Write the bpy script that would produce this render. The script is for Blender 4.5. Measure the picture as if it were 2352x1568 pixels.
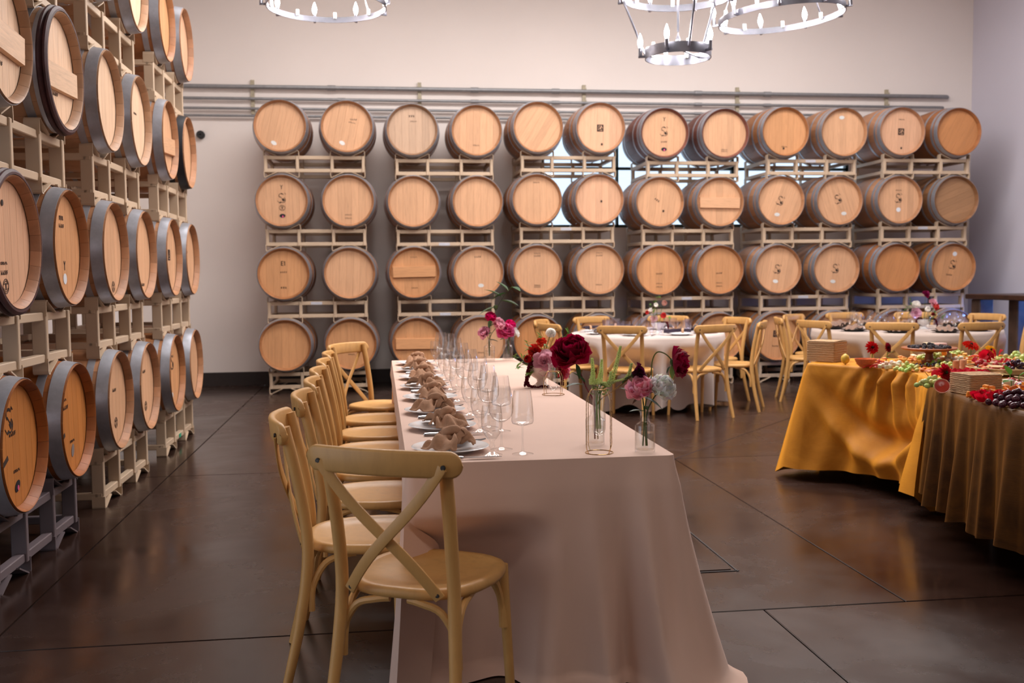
import bpy, math, random
from mathutils import Matrix, Vector, Euler, noise as mnoise
R_ = random.Random(7)
PI = math.pi
SC = bpy.context.scene
for _o in list(bpy.data.objects):
    bpy.data.objects.remove(_o, do_unlink=True)
COL = SC.collection

# ------------------------------------------------------------------ camera
def setup_camera():
    yaw, pitch, roll = math.radians(7.5), math.radians(3.75), math.radians(.57)
    fw = Vector((math.sin(yaw)*math.cos(pitch), math.cos(yaw)*math.cos(pitch), -math.sin(pitch)))
    rt = Vector((math.cos(yaw), -math.sin(yaw), 0)); up = rt.cross(fw)
    r2 = rt*math.cos(roll) - up*math.sin(roll); u2 = up*math.cos(roll) + rt*math.sin(roll)
    cd = bpy.data.cameras.new('camera'); cam = bpy.data.objects.new('camera', cd); COL.objects.link(cam)
    m = Matrix((r2, u2, -fw)).transposed().to_4x4(); m.translation = Vector((0, 0, 1.35))
    cam.matrix_world = m
    cd.sensor_width = 36; cd.lens = 2300/2352*36
    cd.clip_start = .05; cd.clip_end = 200
    cd.dof.use_dof = True; cd.dof.focus_distance = 3.9; cd.dof.aperture_fstop = 4.0
    SC.camera = cam
setup_camera()

# ------------------------------------------------------------------ world, lights, exposure
W = bpy.data.worlds.new('world'); SC.world = W; W.use_nodes = True
_bg = W.node_tree.nodes['Background']; _bg.inputs[0].default_value = (.78, .87, 1, 1); _bg.inputs[1].default_value = 1.7
SC.view_settings.view_transform = 'Standard'; SC.view_settings.look = 'None'
SC.view_settings.gamma = 1; SC.view_settings.use_curve_mapping = False
SC.view_settings.exposure = -0.10
SC.cycles.transparent_max_bounces = 40
SC.cycles.max_bounces = 9; SC.cycles.diffuse_bounces = 4; SC.cycles.glossy_bounces = 4
SC.cycles.sample_clamp_indirect = 6

def area(name, loc, size, sy, power, col, rot=(0, 0, 0)):
    l = bpy.data.lights.new(name, 'AREA'); l.shape = 'RECTANGLE'; l.size = size; l.size_y = sy
    l.energy = power; l.color = col
    o = bpy.data.objects.new(name, l); COL.objects.link(o); o.location = loc; o.rotation_euler = rot
    return o
# added fill lights out of view, brightening walls, tables and the near side
FILL_LIGHTS = ((2.2, .2, 4.6, 5.0, 62), (2.4, 6.69, 4.7, 6.0, 140), (2.4, 7.29, 4.7, 6.0, 140), (2.6, 9.2, 5.5, 8.0, 200), (2.6, 10.0, 5.5, 8.0, 200))
for _x, _y, _z, _w, _p in FILL_LIGHTS:
    area('fill_light', (_x, _y, _z), _w, .30, _p, (1, .955, .94) if _y > 1 else (1, .90, .82))
# daylight through the open doorway in the left wall and the back window (portals only guide the sky's own light)
for _n, _l, _a, _b, _r in (('doorway_portal', (-3.0, 2.2, 1.5), 2.8, 2.8, (0, -math.pi/2, 0)), ('window_portal', (4.23, 13.15, 2.6), 4.2, 1.24, (-math.pi/2, 0, 0))):
    _p = area(_n, _l, _a, _b, 1, (1, 1, 1), _r); _p.data.cycles.is_portal = True
BULB = 150.0

# ------------------------------------------------------------------ helpers
class B:
    def __init__(s): s.v = []; s.f = []
    def box(s, c, d, M=None):
        n = len(s.v); x, y, z = c; a, b, e = d[0]/2, d[1]/2, d[2]/2
        p = [(x-a, y-b, z-e), (x+a, y-b, z-e), (x+a, y+b, z-e), (x-a, y+b, z-e), (x-a, y-b, z+e), (x+a, y-b, z+e), (x+a, y+b, z+e), (x-a, y+b, z+e)]
        if M is not None: p = [tuple(M @ Vector(q)) for q in p]
        s.v += p
        s.f += [tuple(n+i for i in q) for q in ((0, 3, 2, 1), (4, 5, 6, 7), (0, 1, 5, 4), (1, 2, 6, 5), (2, 3, 7, 6), (3, 0, 4, 7))]
        return s
    def bbox(s, c, d, bev=.004):
        # box with chamfered vertical-ish edges: an octagonal prism capped twice
        x, y, z = c; a, b, e = d[0]/2, d[1]/2, d[2]/2; bv = min(bev, a*.9, b*.9, e*.9)
        rings = []
        for zz, k in ((z-e, bv), (z-e+bv, 0), (z+e-bv, 0), (z+e, bv)):
            A, Bq = a-k, b-k
            rings.append([(x-A+bv, y-Bq, zz), (x+A-bv, y-Bq, zz), (x+A, y-Bq+bv, zz), (x+A, y+Bq-bv, zz), (x+A-bv, y+Bq, zz), (x-A+bv, y+Bq, zz), (x-A, y+Bq-bv, zz), (x-A, y-Bq+bv, zz)])
        s.rings(rings, cap=True); return s
    def rings(s, rings, cap=False, closed=True):
        n0 = len(s.v); m = len(rings[0])
        for r in rings: s.v += [tuple(p) for p in r]
        for i in range(len(rings)-1):
            for j in range(m if closed else m-1):
                k = (j+1) % m
                s.f.append((n0+i*m+j, n0+i*m+k, n0+(i+1)*m+k, n0+(i+1)*m+j))
        if cap:
            s.f.append(tuple(n0+j for j in reversed(range(m)))); e = n0+(len(rings)-1)*m
            s.f.append(tuple(e+j for j in range(m)))
        return s
    def tube(s, pts, r, n=8, cap=True, prof=None, up=None):
        # sweep a circle (or a profile of (side, up) offsets) along pts
        P = [Vector(p) for p in pts]; L = len(P); rr = r if isinstance(r, (list, tuple)) else [r]*L
        T = []
        for i in range(L):
            t = (P[min(i+1, L-1)] - P[max(i-1, 0)]);  T.append(t.normalized() if t.length > 1e-9 else Vector((0, 0, 1)))
        u = Vector(up) if up is not None else (Vector((0, 0, 1)) if abs(T[0].z) < .9 else Vector((1, 0, 0)))
        rings = []
        for i in range(L):
            if up is not None: u = Vector(up)
            a = T[i].cross(u)
            if a.length < 1e-6: a = T[i].cross(Vector((1, .01, 0)))
            a.normalize(); b = a.cross(T[i]).normalized()
            if up is None: u = b
            if prof is None:
                rings.append([P[i] + a*(rr[i]*math.cos(2*PI*k/n)) + b*(rr[i]*math.sin(2*PI*k/n)) for k in range(n)])
            else:
                rings.append([P[i] + a*(q[0]*rr[i]) + b*(q[1]*rr[i]) for q in prof])
        return s.rings(rings, cap=cap)
    def lathe(s, prof, n=24, c=(0, 0, 0), cap=False, axis='z'):
        rings = []
        for r, z in prof:
            ring = []
            for k in range(n):
                a = 2*PI*k/n; p = (r*math.cos(a), r*math.sin(a), z)
                if axis == 'y': p = (r*math.cos(a), z, -r*math.sin(a))
                ring.append((c[0]+p[0], c[1]+p[1], c[2]+p[2]))
            rings.append(ring)
        return s.rings(rings, cap=cap)
    def grid(s, fn, nu, nv):
        n0 = len(s.v)
        for j in range(nv+1):
            for i in range(nu+1): s.v.append(tuple(fn(i/nu, j/nv)))
        for j in range(nv):
            for i in range(nu):
                a = n0+j*(nu+1)+i; s.f.append((a, a+1, a+nu+2, a+nu+1))
        return s
    def ball(s, c, r, nu=10, nv=6, sc=(1, 1, 1), M=None):
        rings = []
        for j in range(nv+1):
            t = PI*(j/nv); rr = max(math.sin(t), .02)
            ring = [(r*sc[0]*rr*math.cos(2*PI*k/nu), r*sc[1]*rr*math.sin(2*PI*k/nu), -r*sc[2]*math.cos(t)) for k in range(nu)]
            if M is not None: ring = [tuple(M @ Vector(p)) for p in ring]
            rings.append([(c[0]+p[0], c[1]+p[1], c[2]+p[2]) for p in ring])
        return s.rings(rings, cap=True)
    def add(s, o, M):
        n = len(s.v); s.v += [tuple(M @ Vector(p)) for p in o.v]; s.f += [tuple(i+n for i in q) for q in o.f]; return s
    def mesh(s, name, mat, smooth=True, angle=40):
        me = bpy.data.meshes.new(name); me.from_pydata(s.v, [], s.f); me.update()
        me.materials.append(mat)
        if smooth:
            me.shade_smooth(); me.set_sharp_from_angle(angle=math.radians(angle))
        return me

def link(name, data, parent=None, loc=(0, 0, 0), rot=(0, 0, 0), sc=None, color=None):
    o = bpy.data.objects.new(name, data); COL.objects.link(o)
    if parent is not None: o.parent = parent
    o.location = loc; o.rotation_euler = rot
    if sc is not None: o.scale = sc if isinstance(sc, (tuple, list)) else (sc, sc, sc)
    if color is not None: o.color = (*color[:3], 1)
    return o
def tag(o, label=None, cat=None, group=None, kind=None):
    if label: o['label'] = label
    if cat: o['category'] = cat
    if group: o['group'] = group
    if kind: o['kind'] = kind
    return o
def thing(name, label, cat, loc=(0, 0, 0), rot=(0, 0, 0), group=None):
    o = link(name, None, None, loc, rot); o.empty_display_size = .05
    return tag(o, label, cat, group)
def one(name, me, label, cat, loc=(0, 0, 0), rot=(0, 0, 0), group=None, sc=None, color=None):
    return tag(link(name, me, None, loc, rot, sc, color), label, cat, group)
def dup(root, loc, rot, label=None, group=None):
    r = root.copy(); COL.objects.link(r); r.location = loc; r.rotation_euler = rot
    if label: r['label'] = label
    if group: r['group'] = group
    for ch in KIDS.get(root.name, []):
        c = ch.copy(); COL.objects.link(c); c.parent = r
        for g in KIDS.get(ch.name, []):
            d = g.copy(); COL.objects.link(d); d.parent = c
    return r
KIDS = {}
def part(name, me, parent, loc=(0, 0, 0), rot=(0, 0, 0), sc=None, color=None, label=None):
    o = link(name, me, parent, loc, rot, sc, color)
    KIDS.setdefault(parent.name, []).append(o)
    if label: o['label'] = label
    return o
def struct(name, me, loc=(0, 0, 0)):
    return tag(link(name, me, None, loc), kind='structure')
ORD = ['first', 'second', 'third', 'fourth', 'fifth', 'sixth', 'seventh', 'eighth', 'ninth', 'tenth', 'eleventh', 'twelfth']
def srgb(r, g, b):
    f = lambda c: (c/255/12.92 if c/255 <= .04045 else ((c/255+.055)/1.055)**2.4)
    return (f(r), f(g), f(b))

# ------------------------------------------------------------------ materials
class N:
    def __init__(s, name):
        s.m = bpy.data.materials.new(name); s.m.use_nodes = True; s.t = s.m.node_tree; s.b = s.t.nodes['Principled BSDF']; s.out = s.t.nodes['Material Output']
    def n(s, typ, **kw):
        x = s.t.nodes.new(typ)
        for k, v in kw.items(): setattr(x, k, v)
        return x
    def l(s, a, b): s.t.links.new(a, b)
    def ramp(s, stops):
        r = s.n('ShaderNodeValToRGB'); e = r.color_ramp.elements
        while len(e) < len(stops): e.new(.5)
        for q, (p, c) in zip(e, stops): q.position = p; q.color = (*c, 1) if len(c) == 3 else c
        return r
    def coords(s, scale=(1, 1, 1), rnd=False):
        tc = s.n('ShaderNodeTexCoord'); mp = s.n('ShaderNodeMapping'); mp.inputs['Scale'].default_value = scale
        if rnd:
            oi = s.n('ShaderNodeObjectInfo'); mul = s.n('ShaderNodeMath', operation='MULTIPLY'); mul.inputs[1].default_value = 37
            s.l(oi.outputs['Random'], mul.inputs[0]); ad = s.n('ShaderNodeVectorMath', operation='ADD')
            s.l(tc.outputs['Object'], ad.inputs[0]); s.l(mul.outputs[0], ad.inputs[1]); s.l(ad.outputs[0], mp.inputs['Vector'])
        else: s.l(tc.outputs['Object'], mp.inputs['Vector'])
        return mp.outputs[0]
    def noise(s, vec, scale, detail=4, rough=.55, dist=0):
        x = s.n('ShaderNodeTexNoise'); x.inputs['Scale'].default_value = scale; x.inputs['Detail'].default_value = detail
        x.inputs['Roughness'].default_value = rough; x.inputs['Distortion'].default_value = dist; s.l(vec, x.inputs['Vector']); return x
    def mix(s, fac, a, b, mode='MIX'):
        x = s.n('ShaderNodeMix', data_type='RGBA', blend_type=mode)
        for v, i in ((fac, 0), (a, 6), (b, 7)):
            if hasattr(v, 'node'): s.l(v, x.inputs[i])
            elif i == 0: x.inputs[0].default_value = v
            else: x.inputs[i].default_value = (*v[:3], 1)
        return x.outputs[2]
    def bump(s, h, strength=.2, dist=.01):
        x = s.n('ShaderNodeBump'); x.inputs['Strength'].default_value = strength; x.inputs['Distance'].default_value = dist
        s.l(h, x.inputs['Height']); s.l(x.outputs[0], s.b.inputs['Normal'])
    def set(s, col=None, rough=None, metal=None, spec=None, sheen=None, sss=None, coat=None):
        if col is not None:
            if hasattr(col, 'node'): s.l(col, s.b.inputs['Base Color'])
            else: s.b.inputs['Base Color'].default_value = (*col[:3], 1)
        if rough is not None:
            if hasattr(rough, 'node'): s.l(rough, s.b.inputs['Roughness'])
            else: s.b.inputs['Roughness'].default_value = rough
        if metal is not None: s.b.inputs['Metallic'].default_value = metal
        if spec is not None: s.b.inputs['Specular IOR Level'].default_value = spec
        if sheen is not None:
            s.b.inputs['Sheen Weight'].default_value = sheen
        if coat is not None: s.b.inputs['Coat Weight'].default_value = coat
        return s.m

def simple(name, col, rough=.5, metal=0, var=.12, scale=20, bump=.0, spec=.5, sheen=None, rnd=True):
    q = N(name); v = q.coords(rnd=rnd); nz = q.noise(v, scale)
    dark = tuple(c*(1-var*2) for c in col); light = tuple(min(1, c*(1+var)) for c in col)
    r = q.ramp([(.25, dark), (.75, light)]); q.l(nz.outputs[0], r.inputs[0])
    if bump: q.bump(nz.outputs[0], bump, .004)
    return q.set(r.outputs[0], rough, metal, spec, sheen)
def tinted(name, rough=.55, stretch=(26, 3, 3), var=.3, bump=.12, spec=.35, rndv=.16):
    # wood whose colour is the object's own colour, grain along the short-scaled axis, each piece a little different
    q = N(name); v = q.coords(stretch, rnd=True); nz = q.noise(v, 2.2, 6, .62, .6)
    oi = q.n('ShaderNodeObjectInfo')
    r = q.ramp([(.22, (1-var,)*3), (.52, (1,)*3), (.85, (1+var*.35,)*3)]); q.l(nz.outputs[0], r.inputs[0])
    c = q.mix(1, oi.outputs['Color'], r.outputs[0], 'MULTIPLY')
    mr = q.n('ShaderNodeMapRange'); mr.inputs[3].default_value = 1-rndv; mr.inputs[4].default_value = 1+rndv*.6; q.l(oi.outputs['Random'], mr.inputs[0])
    c = q.mix(1, c, mr.outputs[0], 'MULTIPLY')
    q.bump(nz.outputs[0], bump, .003)
    return q.set(c, rough, spec=spec)
def thinglass(name, tint=(.992, .994, .994), edge=.70, gloss=.07, rough=.0):
    q = N(name); q.t.nodes.remove(q.b)
    tr = q.n('ShaderNodeBsdfTransparent'); gl = q.n('ShaderNodeBsdfGlossy'); gl.inputs['Roughness'].default_value = rough
    lw = q.n('ShaderNodeLayerWeight'); lw.inputs[0].default_value = .5
    r = q.ramp([(.0, tint), (.75, tint), (1, tuple(c*edge for c in tint))]); q.l(lw.outputs['Facing'], r.inputs[0]); q.l(r.outputs[0], tr.inputs[0])
    pw = q.n('ShaderNodeMath', operation='POWER'); pw.inputs[1].default_value = 4; q.l(lw.outputs['Facing'], pw.inputs[0])
    mr = q.n('ShaderNodeMath', operation='MULTIPLY_ADD'); mr.inputs[1].default_value = .45; mr.inputs[2].default_value = gloss; q.l(pw.outputs[0], mr.inputs[0])
    mx = q.n('ShaderNodeMixShader'); q.l(mr.outputs[0], mx.inputs[0]); q.l(tr.outputs[0], mx.inputs[1]); q.l(gl.outputs[0], mx.inputs[2])
    q.l(mx.outputs[0], q.out.inputs[0]); return q.m
def emit(name, col, st):
    q = N(name); q.b.inputs['Emission Color'].default_value = (*col, 1); q.b.inputs['Emission Strength'].default_value = st
    return q.set(col, .4)
def colored(name, rough=.5, var=.15, scale=30, spec=.4, sss=0, bump=0, trans=0):
    # plain material tinted by the object's colour
    q = N(name); v = q.coords(rnd=True); nz = q.noise(v, scale); oi = q.n('ShaderNodeObjectInfo')
    r = q.ramp([(.25, (1-var*1.6,)*3), (.75, (1+var*.5,)*3)]); q.l(nz.outputs[0], r.inputs[0])
    c = q.mix(1, oi.outputs['Color'], r.outputs[0], 'MULTIPLY')
    mr = q.n('ShaderNodeMapRange'); mr.inputs[3].default_value = .88; mr.inputs[4].default_value = 1.1; q.l(oi.outputs['Random'], mr.inputs[0])
    c = q.mix(1, c, mr.outputs[0], 'MULTIPLY')
    if bump: q.bump(nz.outputs[0], bump, .003)
    if sss: q.b.inputs['Subsurface Weight'].default_value = sss; q.b.inputs['Subsurface Radius'].default_value = (.01, .006, .004)
    if trans:
        tl = q.n('ShaderNodeBsdfTranslucent'); q.l(c, tl.inputs[0]); mx = q.n('ShaderNodeMixShader'); mx.inputs[0].default_value = trans
        q.l(q.b.outputs[0], mx.inputs[1]); q.l(tl.outputs[0], mx.inputs[2]); q.l(mx.outputs[0], q.out.inputs[0])
    return q.set(c, rough, spec=spec)

def wall_mat(name, col):
    q = N(name); v = q.coords(); nz = q.noise(v, .7, 5); n2 = q.noise(v, 60, 3)
    r = q.ramp([(.3, tuple(c*.95 for c in col)), (.7, col)]); q.l(nz.outputs[0], r.inputs[0]); q.bump(n2.outputs[0], .08, .004)
    return q.set(r.outputs[0], .75, spec=.25)
def floor_mat():
    q = N('polished_stained_concrete'); v = q.coords(); n1 = q.noise(v, .9, 8, .62, .4); n2 = q.noise(v, 7, 6, .6)
    n3 = q.noise(v, .45, 3, .5)
    r = q.ramp([(.28, (.014, .006, .004)), (.5, (.028, .013, .009)), (.68, (.044, .024, .018)), (.85, (.072, .043, .034))])
    a = q.n('ShaderNodeMath', operation='MULTIPLY_ADD'); a.inputs[1].default_value = .35; q.l(n2.outputs[0], a.inputs[0])
    b = q.n('ShaderNodeMath', operation='MULTIPLY'); b.inputs[1].default_value = .68; q.l(n1.outputs[0], b.inputs[0]); q.l(b.outputs[0], a.inputs[2]); q.l(a.outputs[0], r.inputs[0])
    oi = q.n('ShaderNodeObjectInfo'); mr = q.n('ShaderNodeMapRange'); mr.inputs[3].default_value = .85; mr.inputs[4].default_value = 1.15; q.l(oi.outputs['Random'], mr.inputs[0])
    c = q.mix(1, r.outputs[0], mr.outputs[0], 'MULTIPLY')
    rr = q.n('ShaderNodeMapRange'); rr.inputs[1].default_value = .35; rr.inputs[2].default_value = .65; rr.inputs[3].default_value = .14; rr.inputs[4].default_value = .33
    q.l(n1.outputs[0], rr.inputs[0]); q.bump(n2.outputs[0], .05, .004)
    return q.set(c, rr.outputs[0], spec=.5)
def cloth_mat(name, col, rough=.85, sheen=.2, weave=420, var=.05, spec=.2):
    q = N(name); v = q.coords(); nz = q.noise(v, 3, 4); n2 = q.noise(v, weave, 2)
    r = q.ramp([(.3, tuple(c*(1-var) for c in col)), (.7, col)]); q.l(nz.outputs[0], r.inputs[0]); q.bump(n2.outputs[0], .08, .001)
    return q.set(r.outputs[0], rough, spec=spec, sheen=sheen)
def velvet_mat(name, col, dark):
    q = N(name); v = q.coords(); nz = q.noise(v, 5, 6, .6, .8); n2 = q.noise(q.coords((6, 6, 60)), 4, 3)
    lw = q.n('ShaderNodeLayerWeight'); lw.inputs[0].default_value = .35
    r = q.ramp([(.3, dark), (.7, col)]); q.l(nz.outputs[0], r.inputs[0])
    c = q.mix(lw.outputs['Facing'], r.outputs[0], tuple(min(1, k*1.5) for k in col))
    q.bump(n2.outputs[0], .25, .003)
    q.b.inputs['Sheen Weight'].default_value = .6; q.b.inputs['Sheen Tint'].default_value = (*[min(1, k*1.6) for k in col], 1); q.b.inputs['Sheen Roughness'].default_value = .35
    return q.set(c, .55, spec=.2)
def weave_mat(name, col):
    q = N(name); v = q.coords((1, 1, 1)); w = q.n('ShaderNodeTexWave'); w.inputs['Scale'].default_value = 38; w.inputs['Distortion'].default_value = 5; w.inputs['Detail'].default_value = 2
    w.bands_direction = 'Z'; q.l(v, w.inputs['Vector']); nz = q.noise(q.coords((12, 12, 160)), 3, 3)
    r = q.ramp([(.1, tuple(c*.55 for c in col)), (.7, col)]); q.l(w.outputs[0], r.inputs[0])
    c = q.mix(nz.outputs[0], r.outputs[0], col); q.bump(w.outputs[0], .7, .006); return q.set(c, .85, spec=.2)
def steel_mat(name, col, rough=.38, metal=.85, var=.25):
    q = N(name); v = q.coords((3, 3, 3), rnd=True); nz = q.noise(v, 6, 6, .65); n2 = q.noise(v, 40, 3)
    r = q.ramp([(.25, tuple(c*(1-var) for c in col)), (.75, col)]); q.l(nz.outputs[0], r.inputs[0])
    rr = q.n('ShaderNodeMapRange'); rr.inputs[3].default_value = rough-.08; rr.inputs[4].default_value = rough+.12; q.l(n2.outputs[0], rr.inputs[0])
    return q.set(r.outputs[0], rr.outputs[0], metal)
def rack_mat(name, col, rust=(.16, .055, .02)):
    q = N(name); v = q.coords(rnd=True); nz = q.noise(v, 5, 6, .7); r = q.ramp([(.70, (0, 0, 0)), (.76, (1, 1, 1))]); q.l(nz.outputs[0], r.inputs[0])
    n2 = q.noise(v, 2.5, 3); r2 = q.ramp([(.3, tuple(c*.88 for c in col)), (.7, col)]); q.l(n2.outputs[0], r2.inputs[0])
    c = q.mix(r.outputs[0], r2.outputs[0], rust); return q.set(c, .5, spec=.35)

M = {}
M['wall'] = wall_mat('painted_plaster', srgb(238, 228, 222)); M['wall_daylit'] = wall_mat('daylight_tinted_paint', srgb(206, 202, 214))  # right wall: lavender cast of the daylight put into its colour
M['ceiling'] = wall_mat('ceiling_paint', srgb(225, 220, 215)); M['floor'] = floor_mat()
M['joint'] = simple('floor_joint', (.012, .008, .007), .8); M['base'] = simple('dark_rubber_base', (.028, .020, .019), .5)
M['hoop'] = steel_mat('galvanised_hoop', (.46, .47, .52), .40, .65); M['hoop_black'] = steel_mat('black_hoop', (.025, .025, .03), .45, .4)
M['hoop_wood'] = simple('chestnut_hoop', srgb(74, 40, 42), .6, var=.3, scale=14, bump=.4)
M['oak'] = tinted('oak_staves', .5, (3, 3, 3), .3); M['head'] = tinted('oak_head', .5, (30, 6, 2.2), .20, .06, rndv=.10); M['bar'] = tinted('head_bar', .55, (3, 6, 40), .25)
M['rack'] = rack_mat('beige_rack_paint', srgb(200, 176, 150)); M['rack_grey'] = rack_mat('grey_rack_paint', srgb(112, 100, 104), (.03, .025, .025))
M['chair'] = tinted('chair_wood', .42, (10, 10, 2.5), .16, .05, .4, .05); M['black'] = simple('black_metal', (.012, .012, .013), .45)
M['linen'] = cloth_mat('blush_linen', srgb(222, 188, 170)); M['linen_pale'] = cloth_mat('pale_linen', srgb(212, 196, 188)); M['linen_taupe'] = cloth_mat('taupe_linen', srgb(190, 172, 160))
M['velvet'] = velvet_mat('gold_velvet', srgb(196, 132, 40), srgb(164, 104, 24)); M['velvet_dark'] = velvet_mat('bronze_velvet', srgb(98, 62, 16), srgb(50, 28, 6))
M['napkin'] = simple('tan_gauze_napkin', srgb(178, 138, 110), .9, 0, .10, 45, .55, .15); M['napkin_dark'] = cloth_mat('aubergine_napkin', srgb(44, 30, 46)); M['napkin_taupe'] = cloth_mat('taupe_napkin', srgb(140, 112, 96))
M['china'] = simple('white_china', srgb(232, 232, 234), .12, var=.02); M['china_dark'] = simple('black_stoneware', (.012, .014, .016), .3); M['blush_china'] = simple('blush_ceramic', srgb(214, 190, 176), .3, var=.04)
M['glass'] = thinglass('clear_glass'); M['glass_lav'] = thinglass('lavender_glass', (.95, .94, .98), .8, .08); M['water'] = thinglass('water', (.97, .98, .97), .9, .03)
M['pane'] = thinglass('window_glass', (.9, .95, .98), .9, .05)
M['silver'] = steel_mat('cutlery_steel', (.6, .6, .62), .2, 1); M['gold'] = steel_mat('gold_wire', (.78, .53, .26), .25, 1)
M['petal'] = colored('petals', .6, .05, 40, .2, 0, 0, .55); M['leaf'] = colored('leaves', .5, .2, 30, .35, 0, 0, .35); M['stem'] = colored('stems', .5, .2, 30, .3)
M['food'] = colored('food', .42, .2, 60, .5, .1, .15); M['glossy'] = colored('glossy_fruit', .18, .15, 25, .5, .15); M['matte'] = colored('plain', .7, .12, 30, .2)
M['teal'] = simple('dark_teal_frame', (.012, .035, .038), .4); M['pipe'] = steel_mat('grey_conduit', (.34, .34, .35), .45, .6); M['bracket'] = simple('strut_bracket', srgb(176, 164, 140), .5)
M['darkwood'] = simple('dark_stained_wood', (.045, .018, .010), .4, var=.3, scale=8); M['brownwood'] = simple('rough_brown_wood', (.085, .045, .028), .6, var=.35, scale=6, bump=.3)
M['chand'] = steel_mat('brushed_nickel', (.30, .30, .35), .36, 1); M['bulb'] = emit('frosted_bulb', (1, .95, .92), BULB); M['candle'] = simple('white_sleeve', (.85, .84, .82), .4, var=.02)
M['led'] = emit('blue_led', (.12, .30, 1), 200); M['jute'] = weave_mat('jute_weave', srgb(196, 160, 122)); M['wood_stand'] = simple('acacia_wood', srgb(168, 96, 52), .4, var=.25, scale=10)
M['rattan'] = weave_mat('rattan', srgb(206, 168, 120)); M['sticker'] = colored('paper_sticker', .6, .03, 5); M['ink'] = simple('burnt_ink', (.035, .016, .010), .8, var=.1)
# ------------------------------------------------------------------ the room
XL, XR, YB, YF, ZC = -2.95, 8.1, 12.97, -4.0, 6.0
def poly_slab(pts, z0, z1, gap):
    cx = sum(p[0] for p in pts)/len(pts); cy = sum(p[1] for p in pts)/len(pts)
    q = []
    n = len(pts)
    for i in range(n):          # inset every edge by half a joint
        a, b, c = Vector(pts[i-1]), Vector(pts[i]), Vector(pts[(i+1) % n])
        d1, d2 = (b-a).normalized(), (c-b).normalized(); n1, n2 = Vector((-d1.y, d1.x)), Vector((-d2.y, d2.x))
        k = gap/(1+n1.dot(n2)); q.append((b.x+(n1.x+n2.x)*k, b.y+(n1.y+n2.y)*k))
    b = B(); b.rings([[(x, y, z0) for x, y in q], [(x, y, z1-.003) for x, y in q], [(x+(cx-x)*.0012, y+(cy-y)*.0012, z1) for x, y in q]], cap=True); return b
fl = struct('floor', B().box(((XL+XR)/2, (YB+YF)/2, -.06), (XR-XL+.4, YB-YF+.4, .10)).mesh('floor', M['joint'], False))
J1, J2, J3 = 3.79, 7.05, 10.15
SL = [[(XL, YF), (-1.46, YF), (-1.46, J1), (XL, J1)], [(-1.46, YF), (1.51, YF), (1.51, J1), (-1.46, J1)], [(1.51, YF), (XR, YF), (XR, J1), (1.51, J1)],
      [(XL, J1), (-1.46, J1), (-1.46, J2), (XL, J2)], [(-1.46, J1), (2.12, J1), (2.12, J2), (-1.46, J2)], [(2.12, J1), (XR, J1), (XR, J2), (2.12, J2)],
      [(XL, J2), (-1.46, J2), (-1.46, J3), (XL, J3)], [(-1.46, J2), (2.12, J2), (4.95, J3), (-1.46, J3)], [(2.12, J2), (XR, J2), (XR, J3), (4.95, J3)],
      [(XL, J3), (-1.46, J3), (-1.46, YB), (XL, YB)], [(-1.46, J3), (4.95, J3), (4.95, YB), (-1.46, YB)], [(4.95, J3), (XR, J3), (XR, YB), (4.95, YB)]]
for s in SL: part('concrete_slab', poly_slab(s, -.02, 0, .0035).mesh('concrete_slab', M['floor'], False), fl)

WX0, WX1, WZ0, WZ1 = 2.12, 6.34, 1.97, 3.22
wb = B(); yc = YB+.1
for x0, x1, z0, z1 in ((XL-.2, WX0, 0, ZC), (WX1, XR+.2, 0, ZC), (WX0, WX1, 0, WZ0), (WX0, WX1, WZ1, ZC)):
    wb.box(((x0+x1)/2, yc, (z0+z1)/2), (x1-x0, .2, z1-z0))
struct('wall_back', wb.mesh('wall_back', M['wall'], False))
wl = B(); DY0, DY1, DZ = .8, 3.6, 2.9      # open doorway beside the photographer
for y0, y1, z0, z1 in ((YF, DY0, 0, ZC), (DY1, YB, 0, ZC), (DY0, DY1, DZ, ZC)):
    wl.box((XL-.1, (y0+y1)/2, (z0+z1)/2), (.2, y1-y0, z1-z0))
struct('wall_left', wl.mesh('wall_left', M['wall'], False))
struct('wall_right', B().box((XR+.1, (YB+YF)/2, ZC/2), (.2, YB-YF, ZC)).mesh('wall_right', M['wall_daylit'], False))
wf = B()   # wall behind the photographer
wf.box(((XL+XR)/2, YF-.1, ZC/2), (XR-XL+.4, .2, ZC))
struct('wall_front', wf.mesh('wall_front', M['wall'], False))
struct('ceiling', B().box(((XL+XR)/2, (YB+YF)/2, ZC+.1), (XR-XL+.4, YB-YF+.4, .2)).mesh('ceiling', M['ceiling'], False))
struct('baseboard_back', B().box(((XL+XR)/2, YB-.008, .085), (XR-XL, .016, .17)).mesh('baseboard_back', M['base'], False))
struct('baseboard_left', B().box((XL+.008, (YB+DY1)/2, .085), (.016, YB-DY1-.04, .17)).mesh('baseboard_left', M['base'], False))
struct('baseboard_right', B().box((XR-.008, (YB+YF)/2, .085), (.016, YB-YF-.04, .17)).mesh('baseboard_right', M['base'], False))

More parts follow.
